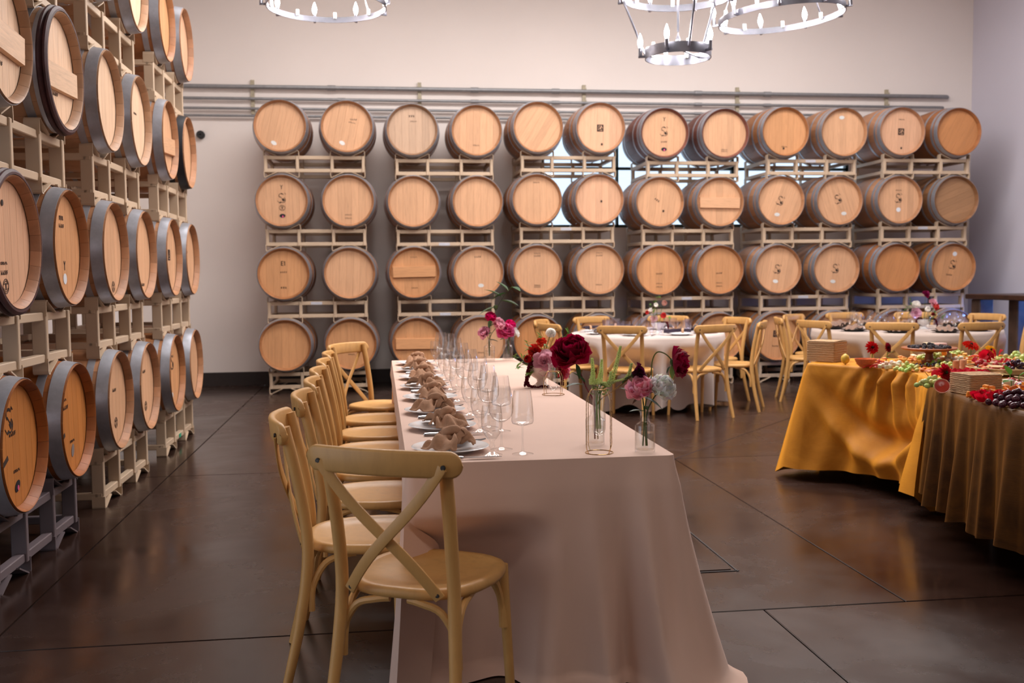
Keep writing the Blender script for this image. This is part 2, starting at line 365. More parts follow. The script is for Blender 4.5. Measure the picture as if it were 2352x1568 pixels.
win = tag(link('window_1', None, None, (WX0, YB+.06, WZ0)), 'long horizontal window with dark teal mullions behind the barrel stacks', kind='structure')
ww, wh = WX1-WX0, WZ1-WZ0
def wbar(name, x, z, sx, sz): part(name, B().box((0, 0, 0), (sx, .06, sz)).mesh(name, M['teal'], False), win, (x, 0, z))
wbar('window_frame', ww/2, .02, ww, .04); wbar('window_frame', ww/2, wh-.02, ww, .04); wbar('window_frame', .02, wh/2, .04, wh); wbar('window_frame', ww-.02, wh/2, .04, wh)
VX = [0, 3.13-WX0, 4.71-WX0, ww]; HZ = [0, 2.745-WZ0, wh]
for x in VX[1:3]: wbar('mullion', x, wh/2, .035, wh)
wbar('mullion', ww/2, HZ[1], ww, .035)
for i in range(3):
    for j in range(2):
        a, b, c, d = VX[i], VX[i+1], HZ[j], HZ[j+1]
        part('pane', B().box((0, 0, 0), (b-a-.03, .006, d-c-.03)).mesh('pane', M['pane'], False), win, ((a+b)/2, .01, (c+d)/2))

# conduits along the back wall, above the barrels
pipes = [(3.72, .026, -2.9, 7.72), (3.575, .018, -2.9, 7.66), (3.455, .016, -2.9, 6.2), (3.365, .016, -2.9, 5.4)]
for i, (z, r, x0, x1) in enumerate(pipes):
    t = thing('conduit', 'grey metal conduit, ' + ['thickest and topmost', 'second from the top', 'third from the top', 'lowest'][i] + ' of four along the back wall', 'pipe', (0, YB-.06, z), group='conduits along the back wall')
    pts = [(x0, 0, 0), (x1-.06, 0, 0), (x1-.02, .006, 0), (x1, .03, 0)]
    part('run', B().tube(pts, r, 10).mesh('run', M['pipe']), t)
    for x in (-.55+i*.12, 1.25, 2.3, 4.2, 5.15):
        if x < x1-.3: part('coupling', B().tube([(x-.05, 0, 0), (x+.05, 0, 0)], r*1.28, 10).mesh('coupling', M['pipe']), t)
me_b = B().box((0, 0, 0), (.045, .03, .42)).box((0, -.035, .135), (.05, .012, .06)).box((0, -.035, -.01), (.05, .012, .05)).mesh('conduit_bracket', M['bracket'], False)
for i, x in enumerate((-1.52, .55, 2.68, 4.75, 6.85)):
    one('conduit_bracket', me_b, 'pale strut bracket clamping the conduits, %s one from the left-hand stacks' % ORD[i], 'bracket', (x, YB-.015, 3.6), group='conduit brackets')
one('pipe_stub', B().lathe([(.01, 0), (.042, 0), (.05, .01), (.05, .07), (.042, .07), (.04, .01), (.01, .01)], 16, axis='y').mesh('pipe_stub', M['black']), 'short black round pipe end sticking out of the back wall', 'pipe', (-2.16, YB-.07, 3.13))

hatch = thing('floor_hatch', 'flush floor hatch with dark metal edging beside the long table', 'hatch', (1.2, 4.7, 0))
part('cover', B().bbox((0, 0, .001), (.74, .74, .006), .002).mesh('cover', M['floor'], False), hatch)
for x, y, sx, sy in ((0, -.39, .80, .007), (0, .39, .80, .007), (-.39, 0, .007, .80), (.39, 0, .007, .80)):
    part('edging', B().box((x, y, .001), (sx, sy, .004)).mesh('edging', M['black'], False), hatch)

# drink rail on the right wall, blue light strip beneath
dr = thing('drink_rail', 'dark wooden drink rail on rough posts along the right-hand wall', 'bar', (7.58, 10.4, 0))
part('rail_top', B().bbox((0, 0, 1.045), (1.0, 2.0, .06), .008).mesh('rail_top', M['darkwood'], False), dr)
for x, y in ((-.36, .86), (-.18, .40)): part('post', B().bbox((x, y, .5075), (.18, .18, 1.015), .012).mesh('post', M['brownwood'], False), dr)
part('light_strip', B().box((.47, 0, 1.005), (.03, 1.8, .02)).mesh('light_strip', M['led'], False), dr, label='blue light strip under the rail')

# ------------------------------------------------------------------ barrels
LB, RB, RH = .95, .338, .2935          # length, bilge radius, end radius
def rad(s): return RB-(RB-RH)*(s/(LB/2))**2
NS = 24
def stave_mesh():
    b = B(); a = PI/NS*.985; ss = [-.475, -.43, -.34, -.22, -.08, .08, .22, .34, .43, .475]; rings = []
    prof = [(.432, .269), (.470, .284), (.475, .291)]
    seq = [(-s, r) for s, r in prof] + [(s, rad(s)) for s in ss[1:-1]] + [(s, r) for s, r in reversed(prof)]
    for s, r in seq:
        rings.append([(r*math.sin(t), s, r*math.cos(t)) for t in (-a, -a*.33, a*.33, a)])
    b.rings(rings, closed=False)
    # closed edges so that the joints have depth
    n = len(b.v)
    return b.mesh('stave', M['oak'], True, 60)
ME_ST = stave_mesh()
def hoop_mesh(s0, s1, mat, t=.0035, bulge=0):
    b = B(); n = 48; k = 3; rings = []
    pts = [(s0+(s1-s0)*i/k) for i in range(k+1)]
    prof = [(rad(s)+.001, s) for s in (s0,)] + [(rad(s)+t+bulge*math.sin(PI*i/k), s) for i, s in enumerate(pts)] + [(rad(s1)+.001, s1)]
    for r, s in prof: rings.append([(r*math.cos(2*PI*i/n), s, r*math.sin(2*PI*i/n)) for i in range(n)])
    b.rings(rings); return b.mesh('hoop', mat, True, 30)
HS = ((-.466, -.402), (-.378, -.338), (-.225, -.19))
ME_H = {k: [hoop_mesh(a, c, M[k]) for a, c in HS] for k in ('hoop', 'hoop_black')}
ME_HW = [hoop_mesh(-.475+i*.026, -.450+i*.026, M['hoop_wood'], .012, .012) for i in range(2)]
# flat boards that make up a head
NBD = 7; RHD = .2755
def board_mesh(i):
    w = 2*RHD/NBD; x0, x1 = -RHD+i*w+.0003, -RHD+(i+1)*w-.0003; K = 4
    xs = [x0+(x1-x0)*k/K for k in range(K+1)]; h = [math.sqrt(max(RHD**2-min(abs(x), RHD)**2, 1e-6)) for x in xs]
    ring = [(x, y) for x, y in zip(xs, [-q for q in h])] + [(x, q) for x, q in reversed(list(zip(xs, h)))]
    b = B(); e = .0012; cx = (x0+x1)/2
    b.rings([[(x, .014, z) for x, z in ring], [(x, .0012, z) for x, z in ring], [(cx+(x-cx)*.982, 0, z*.998) for x, z in ring]], cap=True)
    return b.mesh('head_board', M['head'], False)
ME_BD = [board_mesh(i) for i in range(NBD)]
ME_REAR = B().lathe([(.001, .43), (.26, .43)], 32, axis='y').mesh('rear_head', M['head'], False)
# crossbar with peg holes
def bar_mesh():
    b = B(); z0, z1 = -.075, .055; n = 6
    hx = lambda z: math.sqrt(.270**2-z*z)-.010
    b.rings([[(-hx(z0), -.004, z0), (hx(z0), -.004, z0), (hx(z1), -.004, z1), (-hx(z1), -.004, z1)], [(-hx(z0)+.004, -.026, z0+.004), (hx(z0)-.004, -.026, z0+.004), (hx(z1)-.004, -.026, z1-.004), (-hx(z1)+.004, -.026, z1-.004)]], cap=True)
    return b.mesh('crossbar', M['bar'], False)
ME_BAR = bar_mesh()
ME_PEG = B().box((0, 0, 0), (.03, .016, .012)).mesh('peg', M['head'], False)
# marks
def disc(rx, rz, n=24, y=-.0015): return B().rings([[(rx*math.cos(2*PI*k/n), y+.001, rz*math.sin(2*PI*k/n)) for k in range(n)], [(rx*math.cos(2*PI*k/n), y, rz*math.sin(2*PI*k/n)) for k in range(n)]], cap=True)
ME_OVAL = disc(.034, .022).mesh('sticker', M['sticker'], False); ME_ROUND = disc(.028, .028).mesh('sticker', M['sticker'], False); ME_DOT = disc(.009, .012, 12, -.003).mesh('dot', M['sticker'], False)
ME_BUNG = disc(.012, .014, 14, -.003).mesh('bung', M['ink'], False)
def strokes(lines, w=.006, y=-.0012):
    b = B()
    for ln in lines:
        ww = ln[0] if isinstance(ln[0], (int, float)) else w; pts = ln[1:] if isinstance(ln[0], (int, float)) else ln
        for (x0, z0), (x1, z1) in zip(pts, pts[1:]):
            d = Vector((x1-x0, z1-z0)); d = d.normalized() if d.length else Vector((1, 0)); n = Vector((-d.y, d.x))*ww/2; d = d*ww*.25
            b.rings([[(x0-d.x+n.x, y, z0-d.y+n.y), (x0-d.x-n.x, y, z0-d.y-n.y), (x1+d.x-n.x, y, z1+d.y-n.y), (x1+d.x+n.x, y, z1+d.y+n.y)],
                     [(x0-d.x+n.x, y+.001, z0-d.y+n.y), (x0-d.x-n.x, y+.001, z0-d.y-n.y), (x1+d.x-n.x, y+.001, z1+d.y-n.y), (x1+d.x+n.x, y+.001, z1+d.y+n.y)]], cap=True)
    return b
arc = lambda cx, cz, r, a0, a1, n=10: [(cx+r*math.cos(math.radians(a0+(a1-a0)*k/n)), cz+r*math.sin(math.radians(a0+(a1-a0)*k/n))) for k in range(n+1)]
# a scroll with a leaf-like blot
ME_SCROLL = strokes([(.006, *arc(-.005, .03, .026, 20, 230)), (.006, *arc(.01, -.02, .03, 60, -140)), (.005, (-.02, .02), (.02, -.02)), (.026, (.012, -.012), (.022, -.026)), (.012, (-.004, .052), (.006, .05)), (.012, (-.026, -.05), (-.014, -.046)), (.004, (.03, .06), (.045, .045)), (.004, (-.05, -.03), (-.03, -.05))]).mesh('stamp', M['ink'], False)
# dark square block with a curling figure left out of it
def sq():
    L = []
    for i in range(5): L.append((.009, (-.034, -.030+i*.003), (-.034, .034)))
    L = [(.014, (-.033, -.036), (-.033, .036)), (.012, (.034, -.036), (.034, .036)), (.010, (-.036, .036), (.036, .036)), (.010, (-.036, -.036), (.036, -.036)),
         (.012, (-.02, -.004), (.004, .026)), (.010, (-.024, -.026), (.012, -.018)), (.012, (.012, .006), (.026, -.022)), (.008, *arc(.004, .0, .018, 100, 330, 8)), (.009, (.022, .03), (.03, .008)), (.008, (-.024, .014), (-.014, .032))]
    return strokes(L)
ME_SQ = sq().mesh('stamp', M['ink'], False)
ME_RING = strokes([(.003, *arc(0, 0, .032, 0, 360, 20)), (.0025, *arc(0, 0, .024, 20, 160, 10)), (.0025, *arc(0, 0, .024, 200, 340, 10)), (.010, (0, .012), (0, -.014)), (.004, (-.011, .010), (.011, .010))]).mesh('stamp', M['ink'], False)
ME_E1 = strokes([(.008, (-.026, .022), (-.026, -.022)), (.008, (-.026, .022), (-.006, .022)), (.008, (-.026, 0), (-.010, 0)), (.008, (-.026, -.022), (-.006, -.022)), (.009, (.012, .022), (.012, -.022)), (.007, (.012, .022), (.003, .014))]).mesh('stamp', M['ink'], False)
def tiny_text(n, w, h, seed):
    rr = random.Random(seed); L = []
    for i in range(n):
        x = (i-(n-1)/2)*w*1.45
        for k in range(rr.choice((2, 3))):
            L.append((w*.22, (x+rr.uniform(-.45, .1)*w, rr.choice((-.5, 0, .5))*h), (x+rr.uniform(0, .45)*w, rr.choice((-.5, 0, .5))*h)))
        L.append((w*.22, (x-.4*w, -.5*h), (x-.4*w, .5*h)))
    return strokes(L)
ME_TX = [tiny_text(n, w, h, s).mesh('stamp', M['ink'], False) for n, w, h, s in ((4, .014, .018, 1), (6, .009, .012, 2), (3, .016, .02, 3))]
ME_TICK = strokes([(.022, (-.03, -.012), (.03, .014))]).mesh('stamp', M['ink'], False)
ME_Y = strokes([(.006, (-.012, .02), (0, 0)), (.006, (.012, .02), (0, 0)), (.007, (0, 0), (0, -.024))]).mesh('stamp', M['ink'], False)

HEADS = {'tan': srgb(214, 166, 128), 'orange': srgb(196, 124, 62), 'pale': srgb(228, 192, 160), 'peach': srgb(220, 172, 138), 'grey': srgb(196, 164, 138), 'gold': srgb(208, 152, 106), 'rust': srgb(200, 138, 88), 'worn': srgb(170, 128, 92)}
def barrel(center, rz, label, group, head='tan', roll=0, hoops='hoop', marks=(), bar=None, body=None, chime=None):
    t = thing('wine_barrel', label, 'barrel', center, (0, roll, rz), group)
    # Euler XYZ: roll about the barrel's own axis first, then turn towards the wall
    hc = HEADS[head]; bc = body or tuple(c*k for c, k in zip(hc, (.62, .52, .44)))
    for i in range(NS):
        o = part('stave', ME_ST, t, (0, 0, 0), (0, 2*PI*i/NS, 0), None, bc)
    for s in (0, PI):
        for k, me in enumerate(ME_H[hoops]):
            if hoops == 'hoop' or True: part('hoop', me, t, (0, 0, 0), (0, 0, s))
    f = -LB/2+.047
    for i, me in enumerate(ME_BD): part('head_board', me, t, (0, f, 0), (0, 0, 0), None, hc)
    part('rear_head', ME_REAR, t, color=bc)
    if bar is not None:
        bo = part('crossbar', ME_BAR, t, (0, f, bar), color=tuple(min(1, c*1.06) for c in hc))
        for sx in (-1, 1):
            for k in range(4): part('peg', ME_PEG, bo, (sx*(.242-.004*abs(k-1.5)), -.016, -.06+k*.034), color=hc)
    for mk in marks:
        kind, x, z = mk[:3]; me, col = {'oval': (ME_OVAL, (.72, .72, .70)), 'round': (ME_ROUND, (.70, .72, .76)), 'greyoval': (ME_OVAL, (.22, .18, .17)), 'black': (ME_OVAL, (.006, .006, .012)), 'dot': (ME_DOT, (.75, .10, .25)),
                'scroll': (ME_SCROLL, None), 'square': (ME_SQ, None), 'ring': (ME_RING, None), 'e1': (ME_E1, None), 'tx0': (ME_TX[0], None), 'tx1': (ME_TX[1], None), 'tx2': (ME_TX[2], None), 'tick': (ME_TICK, None), 'y': (ME_Y, None), 'bung': (ME_BUNG, None)}[kind]
        part(me.name.split('.')[0] if kind != 'dot' else 'sticker_dot', me, t, (x, f-.0006, z), (0, mk[3] if len(mk) > 3 else 0, 0), color=col)
        if kind == 'black': part('sticker_dot', ME_DOT, t, (x+.004, f-.0008, z-.008), color=(.75, .10, .25))
    return t

# ------------------------------------------------------------------ racks
RW, PP = 1.15, (.02, .378, .772, 1.13)
RD = .72                                     # distance between the front and rear frames
def rack_meshes(hh, mat):
    d = {}
    d['rail'] = B().bbox((RW/2, 0, 0), (RW, .045, .042), .004).mesh('rail', mat, False)
    d['post'] = B().bbox((0, 0, 0), (.034, .07, hh), .004).mesh('post', mat, False)
    # bent strap: up the post, round the shoulder, then slanting down under the barrel
    u = []
    for k in range(5): a = PI-PI*k/4*.86; u.append((.017+.016*math.cos(a), .042+.016*math.sin(a)))
    path = [(.001, -.02)] + u + [(.150, -.004)]
    d['saddle'] = B().tube([(x, 0, z) for x, z in path], 1, prof=[(-.036, -.0045), (.036, -.0045), (.036, .0045), (-.036, .0045)], up=(0, 0, 1.0001)).mesh('saddle', mat, False) if False else strap(path, .075, .007, mat)
    d['spreader'] = B().bbox((0, RD/2, 0), (.04, RD, .04), .004).mesh('spreader', mat, False)
    return d
def strap(path, w, t, mat):
    b = B(); rings = []; n = len(path)
    for i, (x, z) in enumerate(path):
        p0, p1 = path[max(i-1, 0)], path[min(i+1, n-1)]; dx, dz = p1[0]-p0[0], p1[1]-p0[1]; L = math.hypot(dx, dz); nx, nz = -dz/L*t/2, dx/L*t/2
        rings.append([(x+nx, -w/2, z+nz), (x+nx, w/2, z+nz), (x-nx, w/2, z-nz), (x-nx, -w/2, z-nz)])
    return b.rings(rings, cap=True).mesh('saddle', mat, False)
RK = {('b', .19): rack_meshes(.19, M['rack']), ('b', .25): rack_meshes(.25, M['rack']), ('g', .25): rack_meshes(.25, M['rack_grey'])}
ME_LBL = B().box((0, 0, 0), (.13, .003, .034)).mesh('barcode_label', simple('silver_label', srgb(196, 196, 204), .4, var=.05), False)
ME_TAPE = B().box((0, 0, 0), (.08, .003, .03)).mesh('tape', simple('green_tape', (.02, .35, .20), .5), False)
def rack(loc, rz, hh, label, group, kind='b', lbl=None, tape=False):
    # loc: front left lower corner of the frame, local x along the frame, local y away from the aisle
    t = thing('barrel_rack', label, 'barrel rack', loc, (0, 0, rz), group); d = RK[(kind, hh)]
    for y in (0, RD):
        for z in (.021, hh-.021): part('rail', d['rail'], t, (0, y, z))
        for x in PP: part('post', d['post'], t, (x, y+.002, hh/2))
        for i, x in enumerate(PP):
            sx = 1 if i % 2 == 0 else -1; x0 = x-sx*.019
            part('saddle', d['saddle'], t, (x0, y, hh), (0, 0, 0 if sx > 0 else PI))
            part('saddle', d['saddle'], t, (x0, y, 0), (PI, 0, 0) if sx > 0 else (PI, 0, PI))
    for x in (.02, 1.13):
        for z in (.021, hh-.021): part('spreader', d['spreader'], t, (x, 0, z))
    if lbl is not None: part('barcode_label', ME_LBL, t, (lbl[0], -.0245, .021 if lbl[1] == 0 else hh-.021))
    if tape: part('tape', ME_TAPE, t, (.6, -.0245, .021), label='green tape on the lower rail')
    return t

YFR = 11.90                                   # front frame plane of the back-wall racks
bx = [-1.29, .21, 1.67, 3.165, 4.68, 6.22]
ztop = [[.25]*6, [1.075, 1.075, 1.09, 1.075, 1.075, 1.08], [1.91, 1.90, 1.925, 1.895, 1.91, 1.92], [2.755, 2.725, 2.77, 2.715, 2.745, 2.76]]
dx = [[0, .02, 0, 0, -.03, 0], [0, 0, 0, 0, -.02, -.01], [0, 0, 0, 0, .01, .01], [0, 0, .02, .06, .06, .03]]
TIER = ['bottom', 'second', 'third', 'top']
lblpos = {(0, 4): (.72, 1), (1, 0): (.56, 1), (1, 1): (.56, 0), (1, 3): (.56, 1), (1, 4): (.56, 1), (2, 1): (.56, 0), (2, 2): (.56, 1), (2, 5): (.56, 1), (3, 4): (.56, 1)}
# (tier, column): head colour, roll, marks, bar height
BK = {(3, 0): ('tan', .22, [('oval', -.03, -.20, .3)]), (3, 1): ('tan', .2, [('oval', -.02, -.19, .3), ('tx0', .06, .10, -.1), ('tx1', .05, .06)]), (3, 2): ('grey', .0, [('tx2', .0, .16), ('tx1', .02, .10)]), (3, 3): ('tan', .03, [('tx1', .0, -.17)]),
      (3, 4): ('tan', .55, []), (3, 5): ('peach', .02, [('square', .0, .0), ('bung', .02, -.19)]), (3, 6): ('tan', .0, [('y', 0, .17), ('scroll', 0, .02), ('tx0', 0, -.10), ('black', 0, -.19)]), (3, 7): ('tan', .0, [('tx1', 0, -.19), ('tx1', 0, -.21)]),
      (3, 8): ('gold', .03, [('bung', -.01, -.2), ('tx1', 0, -.18)]), (3, 9): ('tan', .0, [('oval', -.02, .18)]), (3, 10): ('peach', .03, [('square', 0, 0), ('bung', .01, -.2), ('tx1', 0, .15)]), (3, 11): ('rust', .5, []),
      (2, 0): ('tan', .0, [('y', 0, .16), ('scroll', 0, .03), ('ring', 0, -.08), ('black', 0, -.17)]), (2, 1): ('tan', .02, [('tx1', 0, -.16), ('tx1', 0, -.2)]), (2, 2): ('tan', .02, []), (2, 3): ('tan', .0, []), (2, 4): ('tan', .0, [('tx1', 0, .2)]), (2, 5): ('peach', .0, [('bung', .03, -.02)]),
      (2, 6): ('tan', .1, [('tx2', -.03, .02, .5), ('bung', .06, -.1)]), (2, 7): ('tan', .02, [], .0), (2, 8): ('tan', .35, [('scroll', .0, .0), ('oval', .02, -.17, -.3)]), (2, 9): ('tan', -.3, [('scroll', 0, .02), ('oval', .02, -.17, .3)]), (2, 10): ('tan', .02, [('scroll', 0, .02), ('round', 0, -.12), ('tx1', 0, .12)]), (2, 11): ('worn', 1.2, []),
      (1, 0): ('gold', .02, [('e1', 0, .12), ('tx0', 0, .02), ('tx2', 0, -.16)]), (1, 1): ('tan', .03, []), (1, 2): ('gold', .0, [('tx1', 0, .18), ('tx1', 0, -.18)], .02), (1, 3): ('tan', .0, [('oval', .03, -.16), ('tx0', 0, .18)]), (1, 4): ('tan', .0, [('tx1', 0, .2), ('tx0', 0, .17), ('tx1', 0, -.18), ('tx1', 0, -.2)]), (1, 5): ('tan', .0, [('tx1', 0, .2), ('tx0', 0, .17), ('tx1', 0, -.18)]),
      (1, 6): ('gold', .0, [('tx0', 0, -.04), ('tx1', 0, -.16), ('tx1', 0, -.2)]), (1, 7): ('gold', .0, [('tx0', 0, -.04), ('tx1', 0, -.16), ('tx1', 0, -.2)]), (1, 8): ('tan', .15, [('scroll', 0, .0), ('oval', 0, -.15)]), (1, 9): ('tan', .1, [('scroll', 0, .0), ('oval', -.02, -.16)]), (1, 10): ('rust', .3, []), (1, 11): ('gold', .2, [('scroll', 0, .03), ('round', .0, .17), ('tx0', -.02, -.1)]),
      (0, 0): ('gold', .02, []), (0, 1): ('gold', .0, [('tx1', 0, -.12)]), (0, 2): ('gold', .0, [('bung', 0, .01)], .0), (0, 3): ('tan', .0, [('tx1', 0, -.13)]), (0, 4): ('rust', .0, [('tx0', 0, .16)]), (0, 5): ('gold', .0, []), (0, 6): ('gold', .0, []), (0, 7): ('gold', .0, []), (0, 8): ('gold', .1, [('square', 0, .03), ('bung', 0, .2), ('tx0', 0, -.12)]), (0, 9): ('gold', .0, [('bung', -.02, .17)]), (0, 10): ('gold', .0, []), (0, 11): ('gold', .0, [])}
for tier in range(4):
    for c in range(6):
        zt = ztop[tier][c]; x0 = bx[c]+dx[tier][c]
        rack((x0, YFR, zt-.19), 0, .19, 'beige barrel rack under %s tier of back-wall barrels, %s stack from the corner' % (TIER[tier], ORD[c]), 'racks along the back wall', 'b', lblpos.get((tier, c)))
        for k in (0, 1):
            bc = 2*c+k; cfg = BK[(tier, bc)]
            body = None
            if bc in (6, 7) and tier == 3: body = srgb(120, 72, 60)
            desc = 'oak wine barrel'
            for key, w in (('square', 'square-stamped oak barrel'), ('scroll', 'scroll-stamped oak barrel'), ('oval', 'oval-stickered oak barrel')):
                if any(m[0] == key for m in cfg[2]): desc = w; break
            if len(cfg) > 3: desc = 'crossbarred oak barrel'
            barrel((x0+(.199 if k == 0 else .951), YFR-.128+LB/2, zt+.324), 0, desc + ', %s tier at back wall, %s column from corner' % (TIER[tier], ORD[bc]), 'barrels along the back wall', cfg[0], cfg[1]+R_.uniform(-.02, .02), 'hoop', cfg[2], cfg[3] if len(cfg) > 3 else None, body)

XFR = -1.67                                    # front frame plane of the left-hand racks
ly = [4.45, 6.12, 7.85]; lz = [.05, .943, 1.836, 2.729]
LK = {(0, 0): ('orange', 0, [('tx1', -.06, .17), ('scroll', -.07, .12), ('tx0', -.04, .06), ('tick', -.14, -.05), ('tx1', -.01, -.11), ('black', -.01, -.18, -.5)]), (0, 1): ('orange', 0, [('tx1', -.10, .12), ('tx0', -.08, .08), ('tick', -.15, -.07), ('tx1', 0, -.11), ('greyoval', 0, -.16, -1.2)]), (0, 2): ('tan', 0, [('tx0', 0, .06), ('ring', .02, -.14)]), (0, 3): ('tan', 0, [('tx0', 0, .1), ('ring', .02, -.14)]), (0, 4): ('gold', 0, [('scroll', 0, .08), ('oval', -.03, -.17)]), (0, 5): ('tan', 0, []),
      (1, 0): ('peach', 0, [('bung', -.05, .17), ('tx1', -.06, -.09), ('tx0', -.06, -.13), ('ring', -.05, -.19)]), (1, 1): ('gold', 0, [('tx2', -.03, .15), ('tx0', -.03, .11), ('y', .0, -.09), ('round', .0, -.16)]), (1, 2): ('tan', 0, [('ring', .06, -.21)]), (1, 3): ('tan', 0, [('tx0', .05, -.2)]), (1, 4): ('tan', 0, [('square', 0, .02)]), (1, 5): ('tan', 0, [('bung', -.05, .06)]),
      (2, 0): ('pale', 0, [('tx0', 0, -.12), ('ring', -.05, -.19)], .0), (2, 1): ('pale', 0, [('tx0', -.05, -.12)], -.03), (2, 2): ('pale', 0, []), (2, 3): ('pale', 0, [('tx1', 0, .05)]), (2, 4): ('tan', 0, [], -.03), (2, 5): ('tan', 0, []),
      (3, 0): ('pale', 0, []), (3, 1): ('pale', 0, []), (3, 2): ('pale', 0, []), (3, 3): ('pale', 0, []), (3, 4): ('gold', 0, []), (3, 5): ('peach', 0, [])}
for tier in range(4):
    for c in range(3):
        g = tier == 0 and c == 0
        rack((XFR, ly[c]+(0, .0, .01, -.01)[tier], lz[tier]), PI/2, .25, ('grey' if g else 'beige') + ' barrel rack under %s tier of left-wall barrels, %s stack from back corner' % (TIER[tier], ORD[2-c]), 'racks along the left wall', 'g' if g else 'b', None, tier == 0 and c == 2)
        for k in (0, 1):
            bc = 2*c+k; cfg = LK[(tier, bc)]; hp = 'hoop_black' if (tier, bc) == (2, 5) else 'hoop'
            y = ly[c]+RW/2+(-.395 if k == 0 else .395)+R_.uniform(-.015, .015)
            desc = 'oak wine barrel'
            if len(cfg) > 3: desc = 'crossbarred oak barrel'
            elif cfg[0] == 'orange': desc = 'orange-brown stamped oak barrel'
            elif hp == 'hoop_black': desc = 'black-hooped oak barrel'
            t = barrel((XFR+.112-LB/2, y, lz[tier]+.25+.324), PI/2, desc + ', %s tier at left wall, %s from back corner' % (TIER[tier], ORD[5-bc]), 'barrels along the left wall', cfg[0], R_.uniform(-.06, .06), hp, cfg[2], cfg[3] if len(cfg) > 3 else None)
            if (tier, bc) in ((2, 1), (1, 0)):
                for me in ME_HW: part('wooden_hoop', me, t, label='dark maroon wooden hoop at the rim')
# ------------------------------------------------------------------ cross-back chairs
CHC = srgb(206, 157, 94)
def rrect(w, h, r, n=3):
    p = []
    for cx, cy, a0 in ((w/2-r, h/2-r, 0), (-w/2+r, h/2-r, 90), (-w/2+r, -h/2+r, 180), (w/2-r, -h/2+r, 270)):
        for k in range(n+1): a = math.radians(a0+90*k/n); p.append((cx+r*math.cos(a), cy+r*math.sin(a)))
    return p
def smooth_path(pts, n=6):
    P = [Vector(p) for p in pts]; out = []
    for i in range(len(P)-1):
        p0, p1, p2, p3 = P[max(i-1, 0)], P[i], P[i+1], P[min(i+2, len(P)-1)]
        for k in range(n):
            t = k/n; out.append(.5*((2*p1)+(-p0+p2)*t+(2*p0-5*p1+4*p2-p3)*t*t+(-p0+3*p1-3*p2+p3)*t**3))
    return out+[P[-1]]
def chair_meshes():
    d = {}; W_ = M['chair']
    for s in (-1, 1):
        d['rear_leg', s] = B().tube(smooth_path([(s*.205, -.285, 0), (s*.190, -.235, .22), (s*.178, -.208, .44), (s*.178, -.228, .64), (s*.184, -.275, .862)], 5), [.0155+.004*min(1, i/8) for i in range(21)], 10).mesh('rear_leg', W_)
        d['front_leg', s] = B().tube(smooth_path([(s*.196, .195, 0), (s*.188, .178, .25), (s*.182, .165, .445)], 4), [.0145+.0035*i/8 for i in range(9)], 10).mesh('front_leg', W_)
        # flat slat of the crossed back, bowed a little backwards
        pts = []
        for k in range(15):
            f = k/14; bow = math.sin(PI*f); pts.append(Vector((s*(.188-.330*f)+s*.010*math.sin(2*PI*f), -.303+.077*f-(.018+.004*s)*bow, .838-.386*f)))
        d['cross_slat', s] = B().tube(pts, 1, prof=rrect(.034, .009, .004, 2), up=(0, -1, .15)).mesh('cross_slat', W_)
        for k, (a, b) in enumerate((((s*.186, -.20, .245), (s*.03, -.195, .428)), ((s*.186, .165, .245), (s*.03, .165, .428)))):
            q = [a, (a[0]+(b[0]-a[0])*.04, a[1], a[2]+.08), (a[0]+(b[0]-a[0])*.32, a[1], a[2]+.155), (a[0]+(b[0]-a[0])*.72, a[1], b[2]-.006), b]
            d['brace', s, k] = B().tube(smooth_path(q, 4), .0115, 8).mesh('brace', W_)
        for k, (y0, y1) in enumerate(((-.20, -.05), (.165, .02))):
            q = [(s*.180, y0, .245), (s*.178, y0+(y1-y0)*.04, .325), (s*.176, y0+(y1-y0)*.32, .40), (s*.175, y0+(y1-y0)*.72, .424), (s*.174, y1, .430)]
            d['brace', s, k+2] = B().tube(smooth_path(q, 4), .0115, 8).mesh('brace', W_)
    # top rail: curved board with rounded ends
    rings = []; n = 32
    for i in range(n+1):
        u = -math.cos(PI*i/n); x = .236*u; y = -.322+.050*u*u; e = 1 if abs(u) < .86 else max(.08, math.sqrt(max(0, 1-((abs(u)-.86)/.14)**2)))
        tx, ty = 1, .1*u/.236; L = math.hypot(tx, ty); nx, ny = -ty/L, tx/L
        rings.append([(x+nx*q[1], y+ny*q[1]-.10*q[0], .842+.004*(1-u*u)+q[0]*e) for q in rrect(.076, .024, .009, 2)])
    d['top_rail'] = B().rings(rings, cap=True).mesh('top_rail', W_, True, 50)
    # saddle seat
    def outline(k, n=40):
        a = 2*PI*k/n; c, s_ = math.cos(a), math.sin(a); e = 3.2
        r = (abs(c)**e+abs(s_)**e)**(-1/e); x, y = r*c, r*s_
        return x*(.222 if y > 0 else .222-.034*(-y)), y*.215+.003
    b = B(); rings = []
    for f, z in ((.90, .428), (.985, .434), (1, .445), (.985, .458), (.94, .4635), (.86, .4615), (.84, .4575), (.5, .4535), (.02, .452)):
        rings.append([(outline(k)[0]*f, outline(k)[1]*f, z) for k in range(40)])
    d['seat'] = b.rings(rings, cap=True).mesh('seat', W_, True, 60)
    d['bolt'] = B().lathe([(.001, -.0015), (.0065, -.0015), (.0075, .001), (.0075, .004)], 10, axis='y').mesh('bolt', M['black'])
    return d
CM = chair_meshes()
